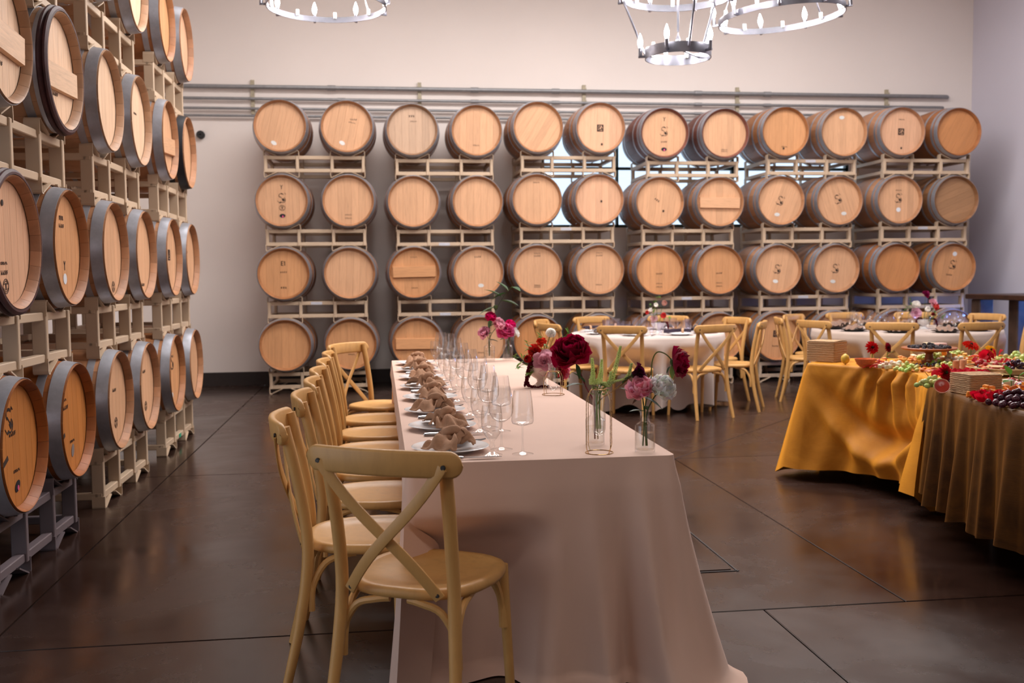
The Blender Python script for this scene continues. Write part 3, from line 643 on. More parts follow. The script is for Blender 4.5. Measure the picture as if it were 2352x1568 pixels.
def chair(loc, rz, label, group, shade=1.0):
    t = thing('dining_chair', label, 'chair', loc, (0, 0, rz), group); c = tuple(k*shade for k in CHC)
    part('seat', CM['seat'], t, color=c); part('top_rail', CM['top_rail'], t, color=c)
    for s in (-1, 1):
        part('rear_leg', CM['rear_leg', s], t, color=c); part('front_leg', CM['front_leg', s], t, color=c); part('cross_slat', CM['cross_slat', s], t, color=c)
        for k in range(4): part('brace', CM['brace', s, k], t, color=c)
        part('bolt', CM['bolt'], t, (s*.192, -.3065, .838)); part('bolt', CM['bolt'], t, (s*.136, -.2325, .462)); part('bolt', CM['bolt'], t, (s*.186, -.2575, .846), (0, 0, PI))
    return t
HALF = PI/2
chair((.13, 3.015, 0), math.radians(-27.5), 'pale wooden cross-back chair at the table end beside the gold wire vase stand', 'chairs at the long table')
for i, (x, y, a) in enumerate(((-.05, 3.52, -88), (-.03, 4.16, -91), (-.02, 4.70, -89), (-.03, 5.24, -91), (-.03, 5.80, -90), (-.03, 6.38, -90))):
    chair((x, y, 0), math.radians(a), 'pale cross-back chair tucked beside the long table, %s from the gold vase end' % ORD[i], 'chairs at the long table')
chair((.0, 7.08, 0), math.radians(-124), 'pale cross-back chair turned askew at the far corner of the long table', 'chairs at the long table')
T1, T2 = (2.72, 10.0), (5.45, 9.85)
A1, A2 = (-72, -117, -162, 153, 108, 63, 18, -27), (-90, -126, -162, 162, 126, 90, 54, 18, -18, -54)
SEAT1 = ['backed to open floor nearer buffet', 'backed to open floor nearer long table', 'backed to long table nearer open floor', 'backed to long table nearer barrels', 'backed to barrels nearer long table', 'backed to barrels nearer other table', 'backed to other table nearer barrels', 'backed to other table nearer buffet']
SEAT2 = ['backed squarely to buffet', 'backed to buffet nearer smaller table', 'backed to smaller table nearer buffet', 'backed to smaller table nearer barrels', 'backed to barrels nearer smaller table', 'backed squarely to barrels', 'backed to barrels nearer drink rail', 'backed to drink rail nearer barrels', 'backed to drink rail nearer buffet', 'backed to buffet nearer drink rail']
for i, a in enumerate(A1):
    r = math.radians(a); rr = .86
    chair((T1[0]+rr*math.cos(r), T1[1]+rr*math.sin(r), 0), r+HALF, 'cross-back chair at the small round table, ' + SEAT1[i], 'chairs around the small round table')
for i, a in enumerate(A2):
    r = math.radians(a+2); rr = 1.00
    chair((T2[0]+rr*math.cos(r), T2[1]+rr*math.sin(r), 0), r+HALF, 'cross-back chair at the large round table, ' + SEAT2[i], 'chairs around the large round table')

# ------------------------------------------------------------------ table cloths
def drape(name, ring, disp, nv, mat, top=True, zt=.76):
    """ring: closed list of (x, y, nx, ny); disp(i, v) -> (outward, z, along)"""
    b = B(); n = len(ring); rings = []
    for j in range(nv+1):
        v = j/nv; row = []
        for i, (x, y, nx, ny) in enumerate(ring):
            o, z, al = disp(i, v); row.append((x+nx*o-ny*al, y+ny*o+nx*al, z))
        rings.append(row)
    if top:
        rings.insert(0, [(x-nx*.012, y-ny*.012, zt) for x, y, nx, ny in ring])
    b.rings(rings)
    if top: b.f.append(tuple(range(n)))
    return b
def ring_from(pts, step):
    """resample a closed polyline; normals to the outside (polyline counter-clockwise)"""
    P = [Vector(p) for p in pts]; out = []; n = len(P)
    for i in range(n):
        a, c = P[i], P[(i+1) % n]; k = max(1, int((c-a).length/step))
        for j in range(k): out.append(a+(c-a)*j/k)
    m = len(out); res = []
    for i in range(m):
        t = out[(i+1) % m]-out[i-1]; t.normalize(); res.append((out[i].x, out[i].y, t.y, -t.x))
    return res
def rounded(x0, x1, y0, y1, r, n=8):
    p = []
    for cx, cy, a0 in ((x1-r, y1-r, 0), (x0+r, y1-r, 90), (x0+r, y0+r, 180), (x1-r, y0+r, 270)):
        for k in range(n+1): a = math.radians(a0+90*k/n); p.append((cx+r*math.cos(a), cy+r*math.sin(a)))
    return p
sstep = lambda t: max(0, min(1, t))**2*(3-2*max(0, min(1, t)))
TX0, TX1, TY0, TY1 = .08, .945, 3.15, 7.12
lr = ring_from(rounded(TX0, TX1, TY0, TY1, .02), .016)
_s = 0; LS = []
for i, p in enumerate(lr):
    LS.append(_s); q = lr[(i+1) % len(lr)]; _s += math.hypot(q[0]-p[0], q[1]-p[1])
def ldisp(i, v):
    x, y, nx, ny = lr[i]; s = LS[i]
    cr = [((x-cx)**2+(y-cy)**2)**.5 for cx, cy in ((TX1, TY0), (TX0, TY0), (TX1, TY1), (TX0, TY1))]
    c0 = math.exp(-(cr[0]/.16)**2); c1 = math.exp(-(cr[1]/.18)**2); cb = math.exp(-(min(cr[2:])/.16)**2)
    g = v**1.35
    wave = .022*math.sin(s*11+.6)+.014*math.sin(s*23+2)+.010*math.sin(s*37)
    o = .004+.012*min(1, v*8) + g*(.012 + wave*(1 if ny > -.7 else .0))
    if ny < -.7:        # front drop: broad shallow folds that fan towards the far corner
        u = (x-TX0)/(TX1-TX0)
        ph = u*1.0-.16*v*(u-.3)
        o += g*(.034*math.sin(ph*15.5+.4)+.024*math.sin(ph*29+1.2)*sstep(u*1.6)+.014*math.sin(ph*6+.3))-.012*g
        o += .05*g*math.exp(-((ph-.68)/.035)**2)-.07*g*math.exp(-((ph-.78)/.05)**2)+.05*g*math.exp(-((ph-.86)/.025)**2)-.05*g*math.exp(-((ph-.92)/.03)**2)
    if ny < -.7: o -= .17*sstep((.58-u)/.2)*sstep((v-.20)/.2)
    if nx < -.7:        # pushed in by the chairs along this side
        k = sstep((y-TY0-.06)/.25)*sstep((7.14-y)/.12); o -= k*.205*sstep((v-.10)/.26)
    o += g*(c0*.125+c1*.05+cb*.03) + g*c0*.035*math.sin(s*52)
    hem = max(0, (v-.955)/.045)
    z = .76-.006*min(1, v*20)-(.752)*v
    if hem > 0: o += .05*hem*(.6+.4*math.sin(s*9)); z = max(.004, z)+.018*math.sin(hem*PI)*(.5+.5*math.sin(s*13))
    al = g*.02*math.sin(s*9+1)+(-.05*g*c0 if ny < -.5 else 0)
    return o, max(.004, z), al
one('long_tablecloth', drape('long_tablecloth', lr, ldisp, 40, M['linen']).mesh('long_tablecloth', M['linen'], True, 80), 'blush linen cloth over the long table, draped to the floor', 'tablecloth')
def round_cloth(c, r, nf, mat, label, seed, seats, hem=.02):
    rr = random.Random(seed); n = 300; ring = []
    for k in range(n): a = 2*PI*k/n; ring.append((c[0]+r*math.cos(a), c[1]+r*math.sin(a), math.cos(a), math.sin(a)))
    ph = [rr.uniform(0, 6) for _ in range(4)]
    def disp(i, v):
        a = 2*PI*i/n; g = v**1.2
        w = math.sin(nf*a+ph[0]+.5*math.sin(2*a+ph[1])); w = abs(w)**.7*(1 if w > 0 else -1)
        o = .006+.014*min(1, v*10)+g*(.035+.055*w+.018*math.sin((nf*2+1)*a+ph[2]))
        dent = max(math.exp(-(((a-q+PI) % (2*PI)-PI)*r/.255)**6) for q in seats)
        k = sstep((v-.10)/.30); o = o*(1-dent*k)-dent*k*.195
        lift = (1-w)*.5*.06*g
        return o, .755-(.755-hem)*v+lift*(v > .9)*((v-.9)/.1), 0
    return one('round_tablecloth', drape('round_tablecloth', ring, disp, 26, mat, zt=.7555).mesh('round_tablecloth', mat, True, 80), label, 'tablecloth')
round_cloth(T1, .77, 10, M['linen_pale'], 'pale linen cloth on the small round table laid with aubergine napkins', 3, [math.radians(a) for a in A1])
round_cloth(T2, .93, 12, M['linen_taupe'], 'taupe linen cloth on the large round table laid with black plates', 5, [math.radians(a+2) for a in A2])

# buffet: two shaped tables side by side, gold velvet and bronze velvet
def catmull(pts, n=8): return [(p.x, p.y) for p in smooth_path([(x, y, 0) for x, y in pts], n)]
F1 = catmull([(3.0, 5.15), (3.11, 5.45), (3.11, 5.68), (3.0, 6.0), (2.80, 6.27)])
F2 = catmull([(3.25, 3.0), (2.95, 3.2), (2.76, 3.55), (2.69, 3.95), (2.74, 4.37), (2.84, 4.78), (3.0, 5.13)])
def cl(pts): return pts
P1 = [(4.75, 5.16), (4.75, 6.42)] + [(3.45, 6.50)] + [(3.16, 6.62)] + [(2.82, 6.31)] + list(reversed(F1))     # counter-clockwise
r1 = ring_from(P1, .012)
L1 = [0]
for a, c in zip(r1, r1[1:]): L1.append(L1[-1]+math.hypot(c[0]-a[0], c[1]-a[1]))
i_end = min(range(len(r1)), key=lambda i: (r1[i][0]-2.80)**2+(r1[i][1]-6.27)**2)
i_beg = min(range(len(r1)), key=lambda i: (r1[i][0]-3.0)**2+(r1[i][1]-5.15)**2)
def gdisp(i, v):
    x, y, nx, ny = r1[i]; s = L1[i]; u = (L1[i]-L1[i_end])/(L1[i_beg]-L1[i_end]); o = .008+.012*min(1, v*10); al = 0; hem = .06
    if 0 <= u <= 1:
        e = math.sin(PI*u)**.9
        # gathered pleats fanning down from the middle of the edge
        uu = .52+(u-.52)*(1-.35*v)
        k = math.exp(-((u-.55)/.22)**2)
        o += .055*k*math.exp(-(v/.36)**2)*min(1, v*9)*(lambda q: math.copysign(abs(q)**.6, q))(math.sin((u-.55)*64/(1+1.1*v)))+.010*k*math.sin((u-.5)*150/(1+1.3*v))*math.exp(-(v/.4)**2)*min(1, v*9)
        # hanging swag: one deep curved fold
        vs = .86-2.1*(u-.55)**2
        o += .075*math.exp(-((v-vs)/.10)**2)*e - .075*math.exp(-((v-vs+.20)/.12)**2)*e
        o += .10*v**1.3*math.exp(-(u/.12)**2) + .05*v*math.exp(-((1-u)/.05)**2)
        o += .018*v*math.sin(u*30+4*v) + .07*v**1.2
        hem = .075+.05*u
    else:
        if ny < -.7: return .004, .752-(.752-.02)*v, 0
        o += .05*v+.035*v*math.sin(s*26)+.16*v*math.exp(-(min(abs(i-i_end), 99)/9)**2); hem = .02
    return o, .752-(.752-hem)*v, al
one('gold_velvet_cloth', drape('c', r1, gdisp, 44, M['velvet'], zt=.755).mesh('gold_velvet_cloth', M['velvet'], True, 80), 'gold velvet cloth hanging in a swag from the buffet, under the lemon', 'tablecloth')
P2 = F2 + [(4.75, 5.14), (4.75, 3.0)]
P2 = list(reversed(P2))
r2 = ring_from(P2, .012)
L2 = [0]
for a, c in zip(r2, r2[1:]): L2.append(L2[-1]+math.hypot(c[0]-a[0], c[1]-a[1]))
def bdisp(i, v):
    s = L2[i]; g = v**.9
    o = .006+.010*min(1, v*10)+g*(.03+.030*(lambda q: math.copysign(abs(q)**.65, q))(math.sin(s*31+.9*math.sin(s*7)))+.013*math.sin(s*71+1)+.01*math.sin(s*15))
    if r2[i][3] > .6: o = .003
    return o, .752-(.752-.165)*v+.012*v*math.sin(s*20), 0
one('bronze_velvet_cloth', drape('c', r2, bdisp, 26, M['velvet_dark'], zt=.756).mesh('bronze_velvet_cloth', M['velvet_dark'], True, 80), 'dark bronze velvet cloth on the curved buffet table, hanging short of the floor', 'tablecloth')
bt = thing('buffet_table', 'folding table with grey legs under the bronze velvet cloth', 'table', (3.75, 4.1, 0))
part('tabletop', B().bbox((.15, 0, .735), (1.6, 1.9, .03), .004).mesh('tabletop', M['brownwood'], False), bt)
for x, y in ((-.55, .75), (-.55, -.75), (.85, .75), (.85, -.75)):
    part('leg', B().tube([(x, y, 0), (x, y, .725)], .016, 10).mesh('leg', M['pipe']), bt)
# ------------------------------------------------------------------ chandeliers
def cyl_ring(r, h, t, n=64): return B().lathe([(r, -h/2), (r, h/2), (r-t, h/2), (r-t, -h/2), (r, -h/2)], n)
ME_BULB = B().lathe([(.001, 0), (.011, .002), (.013, .012), (.018, .028), (.0175, .042), (.012, .062), (.006, .080), (.001, .092)], 12).mesh('bulb', M['bulb'])
ME_SLEEVE = B().lathe([(.001, 0), (.013, 0), (.013, .058), (.001, .058)], 10).mesh('candle_sleeve', M['chand'])
ME_CUP = B().lathe([(.001, 0), (.0125, 0), (.0125, .045), (.001, .045)], 10).mesh('cup', M['candle'])
ME_ARM = B().box((0, 0, 0), (.05, .014, .014)).mesh('socket_arm', M['chand'], False)
def tier(t, r, h, z, nb, rot, lift):
    part('ring', cyl_ring(r, h, .006).mesh('ring', M['chand'], True, 30), t, (0, 0, z))
    for k in range(nb):
        a = rot+2*PI*k/nb; q = r+.03; x, y = q*math.cos(a), q*math.sin(a)
        ar = part('socket_arm', ME_ARM, t, ((r+.018)*math.cos(a), (r+.018)*math.sin(a), z-.012), (0, 0, a))
        sl = part('candle_sleeve', ME_SLEEVE, t, (x, y, z-.012))
        part('bulb', ME_BULB, t, (x, y, z+.046))
        a2 = a+PI/nb; part('cup', ME_CUP, t, ((r-.016)*math.cos(a2), (r-.016)*math.sin(a2), z+.008))
def rod(t, a, b, r=.006): part('rod', B().tube([a, b], r, 8).mesh('rod', M['chand']), t)
def chandelier(loc, tiers, label, tilt=(0, 0, 0)):
    t = thing('chandelier', label, 'chandelier', loc, tilt, 'wheel chandeliers')
    for r, h, z, nb, rot in tiers: tier(t, r, h, z, nb, rot, 0)
    r, h, z, nb, rot = tiers[0]; top = z+1.0
    for k in range(3):
        a = rot+.35+2*PI*k/3; rod(t, (r*math.cos(a), r*math.sin(a), z), (.02*math.cos(a), .02*math.sin(a), top))
    part('hub', B().lathe([(.001, top-.03), (.03, top-.02), (.035, top+.03), (.001, top+.05)], 14).mesh('hub', M['chand']), t)
    rod(t, (0, 0, top), (0, 0, ZC-loc[2]-.02), .008)
    part('canopy', B().lathe([(.001, 0), (.07, 0), (.06, -.03), (.001, -.035)], 18).mesh('canopy', M['chand']), t, (0, 0, ZC-loc[2]))
    if len(tiers) > 1:
        r2_, h2, z2, nb2, rot2 = tiers[1]
        for k in range(3):
            a = rot+.35+2*PI*k/3; rod(t, (r*math.cos(a), r*math.sin(a), z), (r2_*math.cos(a), r2_*math.sin(a), z2), .008)
        rod(t, (0, 0, z2+.14), (0, 0, top), .008)
        part('hub', B().lathe([(.001, z2+.02), (.012, z2+.03), (.008, z2+.06), (.018, z2+.09), (.006, z2+.12), (.001, z2+.15)], 12).mesh('finial', M['chand']), t)
        for k in range(3):
            a = rot+.35+2*PI*k/3; rod(t, (0, 0, z2+.03), (r2_*math.cos(a), r2_*math.sin(a), z2), .005)
    return t
chandelier((-.349, 7.66, 3.36), [(.44, .042, 0, 9, .42)], 'single-ring nickel chandelier hanging nearest the left-wall barrels')
chandelier((2.86, 6.92, 3.165), [(.44, .042, 0, 9, .1)], 'single-ring nickel chandelier hanging slightly tilted beside the two-tier one', (0, math.radians(-4.5), 0))
chandelier((1.965, 6.46, 2.79), [(.37, .045, .385, 8, .2), (.215, .066, 0, 5, -.9)], 'two-tier nickel chandelier with a small lower ring')

# housings and cables made up around the added, unseen fill lights
for i, (x, y, z, w, p) in enumerate(FILL_LIGHTS):
    t = thing('fill_light_strip', 'added fill light in a long white housing, %s row from the back wall' % ORD[4-i], 'lamp', (x, y, z), group='added fill lights')
    part('housing', B().bbox((0, 0, .04), (w+.04, .34, .07), .01).mesh('housing', M['candle'], False), t)
    for s in (-1, 1): part('cable', B().tube([(s*w*.4, 0, .07), (s*w*.4, 0, ZC-z-.004)], .006, 6).mesh('cable', M['black']), t)

# ------------------------------------------------------------------ table ware
def lathe_me(name, prof, mat, n=28, ang=35): return B().lathe(prof, n).mesh(name, mat, True, ang)
ME_PLATE = lathe_me('dinner_plate', [(.001, .004), (.06, .004), (.075, .0), (.08, .002), (.09, .010), (.128, .017), (.132, .019), (.129, .0205), (.092, .0145), (.082, .0085), (.001, .0085)], M['china'], 40)
ME_PLATE_D = lathe_me('black_plate', [(.001, .004), (.07, .0), (.085, .002), (.10, .010), (.138, .017), (.142, .019), (.139, .0205), (.10, .0145), (.09, .0085), (.001, .0085)], M['china_dark'], 40)
def glass_me(name, outer, th=.0012, mat=None):
    # outer profile from the foot centre to the rim; inner wall added where the bowl is hollow
    bowl = outer['bowl']; foot = outer['foot']
    prof = foot + bowl + [(max(.001, r-th), z+(th if k == 0 else 0)) for k, (r, z) in reversed(list(enumerate(bowl)))] + [(.001, bowl[0][1]+.004)]
    return lathe_me(name, prof, mat or M['glass'], 26, 50)
G_WINE = glass_me('wine_glass', {'foot': [(.001, .0), (.037, .0), (.038, .002), (.02, .005), (.006, .010), (.0038, .03), (.0036, .085), (.006, .092)], 'bowl': [(.012, .096), (.030, .108), (.041, .128), (.0425, .150), (.039, .180), (.034, .205), (.0315, .216)]})
G_TALL = glass_me('tall_glass', {'foot': [(.001, .0), (.035, .0), (.036, .002), (.018, .005), (.005, .010), (.0034, .03), (.0032, .088), (.005, .095)], 'bowl': [(.016, .098), (.034, .104), (.037, .112), (.0365, .140), (.033, .180), (.0285, .213)]})
G_WATER = glass_me('water_goblet', {'foot': [(.001, .0), (.033, .0), (.034, .002), (.022, .006), (.008, .012), (.0065, .022), (.011, .030), (.0065, .038), (.008, .048)], 'bowl': [(.016, .055), (.028, .074), (.035, .100), (.0355, .125), (.033, .150), (.0315, .165)]})
G_TUMB = glass_me('cut_tumbler', {'foot': [(.001, .0), (.032, .0), (.034, .003), (.02, .010), (.012, .022), (.02, .034)], 'bowl': [(.028, .042), (.034, .07), (.040, .12), (.041, .135)]}, .002, M['glass_lav'])
def knife_me():
    b = B(); b.tube(smooth_path([(0, -.11, .003), (0, -.09, .004), (0, -.02, .004), (0, 0, .0035)], 3), [.004, .0065, .0065, .007, .007, .007, .006, .0055, .005, .004], 8)
    b.rings([[(-.0015, 0, .001), (.0015, 0, .001), (.0015, 0, .006), (-.0015, 0, .006)], [(-.009, .03, .0025), (.008, .03, .0025), (.008, .03, .0045), (-.009, .03, .0045)], [(-.008, .09, .0025), (.009, .09, .0025), (.009, .09, .0045), (-.008, .09, .0045)], [(.004, .125, .0025), (.006, .125, .0025), (.006, .125, .004), (.004, .125, .004)]], cap=True)
    return b.mesh('knife', M['silver'], True, 35)
def fork_me():
    b = B(); b.tube(smooth_path([(0, -.10, .003), (0, -.08, .004), (0, .02, .004), (0, .04, .005)], 3), [.005, .006, .006, .0055, .005, .004, .0035, .003, .003, .004], 8)
    b.rings([[(-.003, .038, .003), (.003, .038, .003), (.003, .038, .006), (-.003, .038, .006)], [(-.011, .06, .003), (.011, .06, .003), (.011, .06, .005), (-.011, .06, .005)], [(-.011, .072, .004), (.011, .072, .004), (.011, .072, .006), (-.011, .072, .006)]], cap=True)
    for k in range(4): b.tube([(-.0095+k*.0063, .07, .005), (-.0095+k*.0063, .09, .005), (-.009+k*.006, .108, .009)], [.0018, .0017, .0009], 5)
    return b.mesh('fork', M['silver'], True, 35)
ME_KNIFE, ME_FORK = knife_me(), fork_me()
def napkin_parts(seed):
    rr = random.Random(seed); out = []
    def fan(ang, length, width, rise, pl, droop):
        def fn(u, v):
            t = (u-.5)*2; w = width*(v**.75+.06)*(1-.22*v*v*abs(t)**2); a = t*w
            l = length*(.06+.94*v)*(1-.16*abs(t)**2*v)
            z = .026+rise*math.sin(PI*min(1, v*1.05)*.9)*(1-.35*t*t)-droop*v*v+.016*(1-.55*v)*math.sin(t*pl+seed)*min(1, v*3)+.008*math.sin(t*9+v*7+seed)
            return (a*math.cos(ang)-l*math.sin(ang), a*math.sin(ang)+l*math.cos(ang), max(.021, z))
        b = B(); b.grid(fn, 18, 12); return b
    out.append(('fold', fan(.25+rr.uniform(-.25, .25), .12, .068, .030, 5.0, .018)))
    out.append(('fold', fan(PI-.2+rr.uniform(-.25, .25), .125, .080, .034, 6.2, .020)))
    out.append(('fold', fan(-.9+rr.uniform(-.2, .2), .075, .04, .030, 4, .012)))
    out.append(('fold', fan(2.2+rr.uniform(-.2, .2), .07, .04, .028, 4, .012)))
    kn = B()
    pts = [(.030*math.cos(a)*(1+.15*math.sin(3*a)), .024*math.sin(a), .050+.014*math.sin(2*a+1)) for a in [2*PI*k/20 for k in range(21)]]
    kn.tube(pts, [.015+.003*math.sin(k*1.9) for k in range(21)], 10); kn.tube(smooth_path([(-.026, .006, .036), (-.012, -.02, .066), (.014, -.006, .072), (.026, .022, .04)], 5), [.012, .014, .015, .016, .016, .017, .017, .016, .016, .016, .016, .015, .014, .013, .012, .012], 10)
    kn.ball((0, 0, .044), .028, 12, 8, (1, .9, .7)); out.append(('knot', kn))
    return out
NAP = [[(n, b.mesh(n, M['napkin'], True, 80)) for n, b in napkin_parts(s)] for s in range(4)]
def solid(me_list, root, mat=None):
    for n, me in me_list:
        o = part(n, me, root)
        if n == 'fold':
            md = o.modifiers.new('thick', 'SOLIDIFY'); md.thickness = .0025; md.offset = 0
py = [3.36, 3.86, 4.32, 4.80, 5.28, 5.78, 6.26, 6.74]
for i, y in enumerate(py):
    w = ORD[i]; x = .228+.004*(i % 2)
    one('dinner_plate', ME_PLATE, 'white dinner plate on the long table, %s place from the gold vase end' % w, 'plate', (x, y, .760), group='plates on the long table')
    t = thing('knotted_napkin', 'tan gauze napkin tied in a knot, %s place from the gold vase end' % w, 'napkin', (x+.01, y-.01, .763), (0, 0, (-.5, .25, -.8, .15, .5, -.2, .3, 0)[i]), 'napkins on the long table')
    solid(NAP[i % 4], t)
    one('table_knife', ME_KNIFE, 'steel table knife beside the %s plate from the gold vase end' % w, 'knife', (x+.03, y-.17, .7635), (0, 0, -HALF+.03), 'knives on the long table')
    one('table_fork', ME_FORK, 'steel table fork beside the %s plate from the gold vase end' % w, 'fork', (x+.03, y+.165, .7635), (0, 0, -HALF-.03), 'forks on the long table')
    j = R_.uniform(-.01, .01)
    one('water_goblet', G_WATER, 'short-stemmed water goblet at the %s place from the gold vase end' % w, 'glass', (.362+j, y-.10, .7595), group='water goblets on the long table')
    one('wine_glass', G_WINE, 'rounded wine glass at the %s place from the gold vase end' % w, 'glass', (.405+j, y-.005, .7595), group='wine glasses on the long table')
    one('tall_wine_glass', G_TALL, 'tall straight-sided wine glass at the %s place from the gold vase end' % w, 'glass', (.458-j, y-.105, .7595), group='tall wine glasses on the long table')

# round tables
def dark_napkin():
    def fn(u, v): t = (u-.5)*2; l = (v-.35)*.26; w = .018+.055*abs(v-.3)**.8; return (t*w, l, .024+.018*(1-t*t)+.012*math.sin(t*6+v*5))
    return B().grid(fn, 14, 16).mesh('fold', M['napkin_dark'], True, 80)
ME_DN = dark_napkin(); ME_NR = B().lathe([(.020, -.012), (.024, -.010), (.024, .010), (.020, .012)], 16, axis='y').mesh('napkin_ring', simple('pale_wood_ring', srgb(206, 160, 122), .5))
def taupe_napkin():
    def fn(u, v):
        x, y = (u-.5)*.20, (v-.5)*.17; r = math.hypot(x, y); return (x*1.1, y, .026+.035*math.exp(-(r/.07)**2)+.012*math.sin(x*60+y*30)+.008*math.sin(y*90))
    return B().grid(fn, 18, 16).mesh('taupe_napkin', M['napkin_taupe'], True, 80)
ME_TN = taupe_napkin()
for i, a in enumerate(A1):
    r = math.radians(a); c, s = math.cos(r), math.sin(r)
    G = 'settings on the small round table'
    one('dinner_plate', ME_PLATE, 'white plate on the small round table, seat ' + SEAT1[i], 'plate', (T1[0]+.58*c, T1[1]+.58*s, .756), group='plates on the small round table')
    t = thing('ringed_napkin', 'aubergine ringed napkin on the small round table, seat ' + SEAT1[i], 'napkin', (T1[0]+.60*c, T1[1]+.60*s, .768), (0, 0, r+HALF+.9), 'napkins on the small round table')
    part('fold', ME_DN, t); part('napkin_ring', ME_NR, t, (0, -.012, .034))
    for k, (da, rr) in enumerate(((.30, .42), (-.28, .44))):
        one('cut_glass_tumbler', G_TUMB, 'lavender tumbler, small round table, %s of plate, seat ' % ('right', 'left')[k] + SEAT1[i], 'glass', (T1[0]+rr*math.cos(r+da), T1[1]+rr*math.sin(r+da), .756), group='tumblers on the small round table')
    one('table_fork', ME_FORK, 'steel fork on the small round table, seat ' + SEAT1[i], 'fork', (T1[0]+.60*math.cos(r+.30), T1[1]+.60*math.sin(r+.30), .7600), (0, 0, r+HALF), 'forks on the small round table')
for i, a in enumerate(A2):
    r = math.radians(a+2); c, s = math.cos(r), math.sin(r)
    one('black_plate', ME_PLATE_D, 'black plate on the large round table at the seat ' + SEAT2[i], 'plate', (T2[0]+.73*c, T2[1]+.73*s, .756), group='black plates on the large round table')
    one('taupe_napkin', ME_TN, 'rumpled taupe napkin on the large round table, seat ' + SEAT2[i], 'napkin', (T2[0]+.73*c, T2[1]+.73*s, .759), (0, 0, r+.4*i), 'taupe napkins on the large round table')
    one('wine_glass', G_WINE, 'stemmed wine glass on the large round table, seat ' + SEAT2[i], 'glass', (T2[0]+.53*math.cos(r+.2), T2[1]+.53*math.sin(r+.2), .756), group='wine glasses on the large round table', sc=.85)
    one('water_goblet', G_WATER, 'short goblet on the large round table, seat ' + SEAT2[i], 'glass', (T2[0]+.55*math.cos(r-.15), T2[1]+.55*math.sin(r-.15), .756), group='goblets on the large round table', sc=.9)
# ------------------------------------------------------------------ flowers
def petal_b(L, Wd, cup, curl, ruf=0, nu=4, nv=5, tip=.64):
    """base at origin, grows along +z, inner side towards +y"""
    def fn(u, v):
        t = (u-.5)*2; w = Wd*math.sin(PI*min(.97, .07+tip*v))**.8
        x = t*w; z = L*v*(1-.20*t*t*v*v); y = cup*L*(t*t*.55*v)+curl*L*v*v + ruf*L*math.sin(t*7+v*3)*v*v
        return (x, y, z)
    return B().grid(fn, nu, nv)
def aim(d):
    return Vector(d).normalized().to_track_quat('Z', 'Y').to_matrix().to_4x4()
def layers(kind, rr):
    out = []   # (azimuth, tilt from axis, scale, offset along axis, radial, mesh index)
    if kind == 'peony':
        for n, t0, s, z, r in ((6, .10, .62, .10, .06), (8, .35, .72, .05, .12), (10, .65, .85, .02, .14), (10, 1.0, .95, 0, .12), (9, 1.35, 1.0, -.02, .10), (7, 1.75, .95, -.03, .06)):
            for k in range(n): out.append((2*PI*k/n+rr.uniform(-.3, .3), t0+rr.uniform(-.12, .12), s*rr.uniform(.88, 1.08), z, r, k % 2))
    elif kind == 'open':
        for n, t0, s, z, r in ((5, .25, .55, .04, .03), (7, .75, .8, .0, .06), (8, 1.2, 1.05, 0, .06), (7, 1.6, 1.1, -.02, .05)):
            for k in range(n): out.append((2*PI*k/n+rr.uniform(-.3, .3), t0+rr.uniform(-.15, .15), s*rr.uniform(.85, 1.1), z, r, k % 2))
    elif kind == 'pompon':
        n = 110
        for k in range(n):
            c = 1-1.72*(k+.5)/n; out.append((k*2.39996, math.acos(c)*.98, .62+.2*(c < .3), .30*c, .26*math.sqrt(max(0, 1-c*c)), 0))
    elif kind == 'dome':
        n = 64
        for k in range(n):
            c = 1-1.5*(k+.5)/n; out.append((k*2.39996, math.acos(c)*.92, rr.uniform(.55, .72), .30*c, .30*math.sqrt(max(0, 1-c*c)), k % 2))
    elif kind == 'ranunculus':
        for n, t0, s, z, r in ((4, -.05, .5, .16, .10), (6, .05, .6, .10, .20), (8, .25, .72, .05, .26), (9, .55, .8, .0, .28), (9, .9, .85, -.02, .26)):
            for k in range(n): out.append((2*PI*k/n+rr.uniform(-.15, .15), t0, s, z, r, 0))
    elif kind == 'bud':
        for n, t0, s, z, r in ((4, -.12, .95, .0, .10), (5, -.05, .9, -.02, .22), (5, .05, .8, -.03, .30)):
            for k in range(n): out.append((2*PI*k/n+rr.uniform(-.15, .15), t0, s, z, r, 0))
    elif kind == 'zinnia':
        for n, t0, s, z, r in ((8, .9, .5, .10, .1), (12, 1.15, .75, .06, .12), (14, 1.4, .95, .02, .12), (14, 1.62, 1.05, -.02, .1)):
            for k in range(n): out.append((2*PI*k/n+rr.uniform(-.1, .1), t0, s*rr.uniform(.92, 1.05), z, r, 0))
    return out
PET = {'peony': [(1, .50, .55, .28, .05), (1, .44, .6, .36, .08)], 'open': [(1, .46, .45, -.10, .03), (1, .40, .4, .05, .05)], 'dome': [(1, .50, .7, .30, .10), (1, .46, .8, .45, .12)], 'pompon': [(.62, .20, .8, .30, 0), (.6, .2, .8, .3, 0)], 'ranunculus': [(1, .55, .7, .55, 0), (1, .5, .7, .5, 0)], 'bud': [(1.3, .55, .6, .42, 0), (1.3, .5, .6, .4, 0)], 'zinnia': [(1, .17, .3, -.06, 0), (1, .17, .3, 0, 0)]}
PMESH = {}
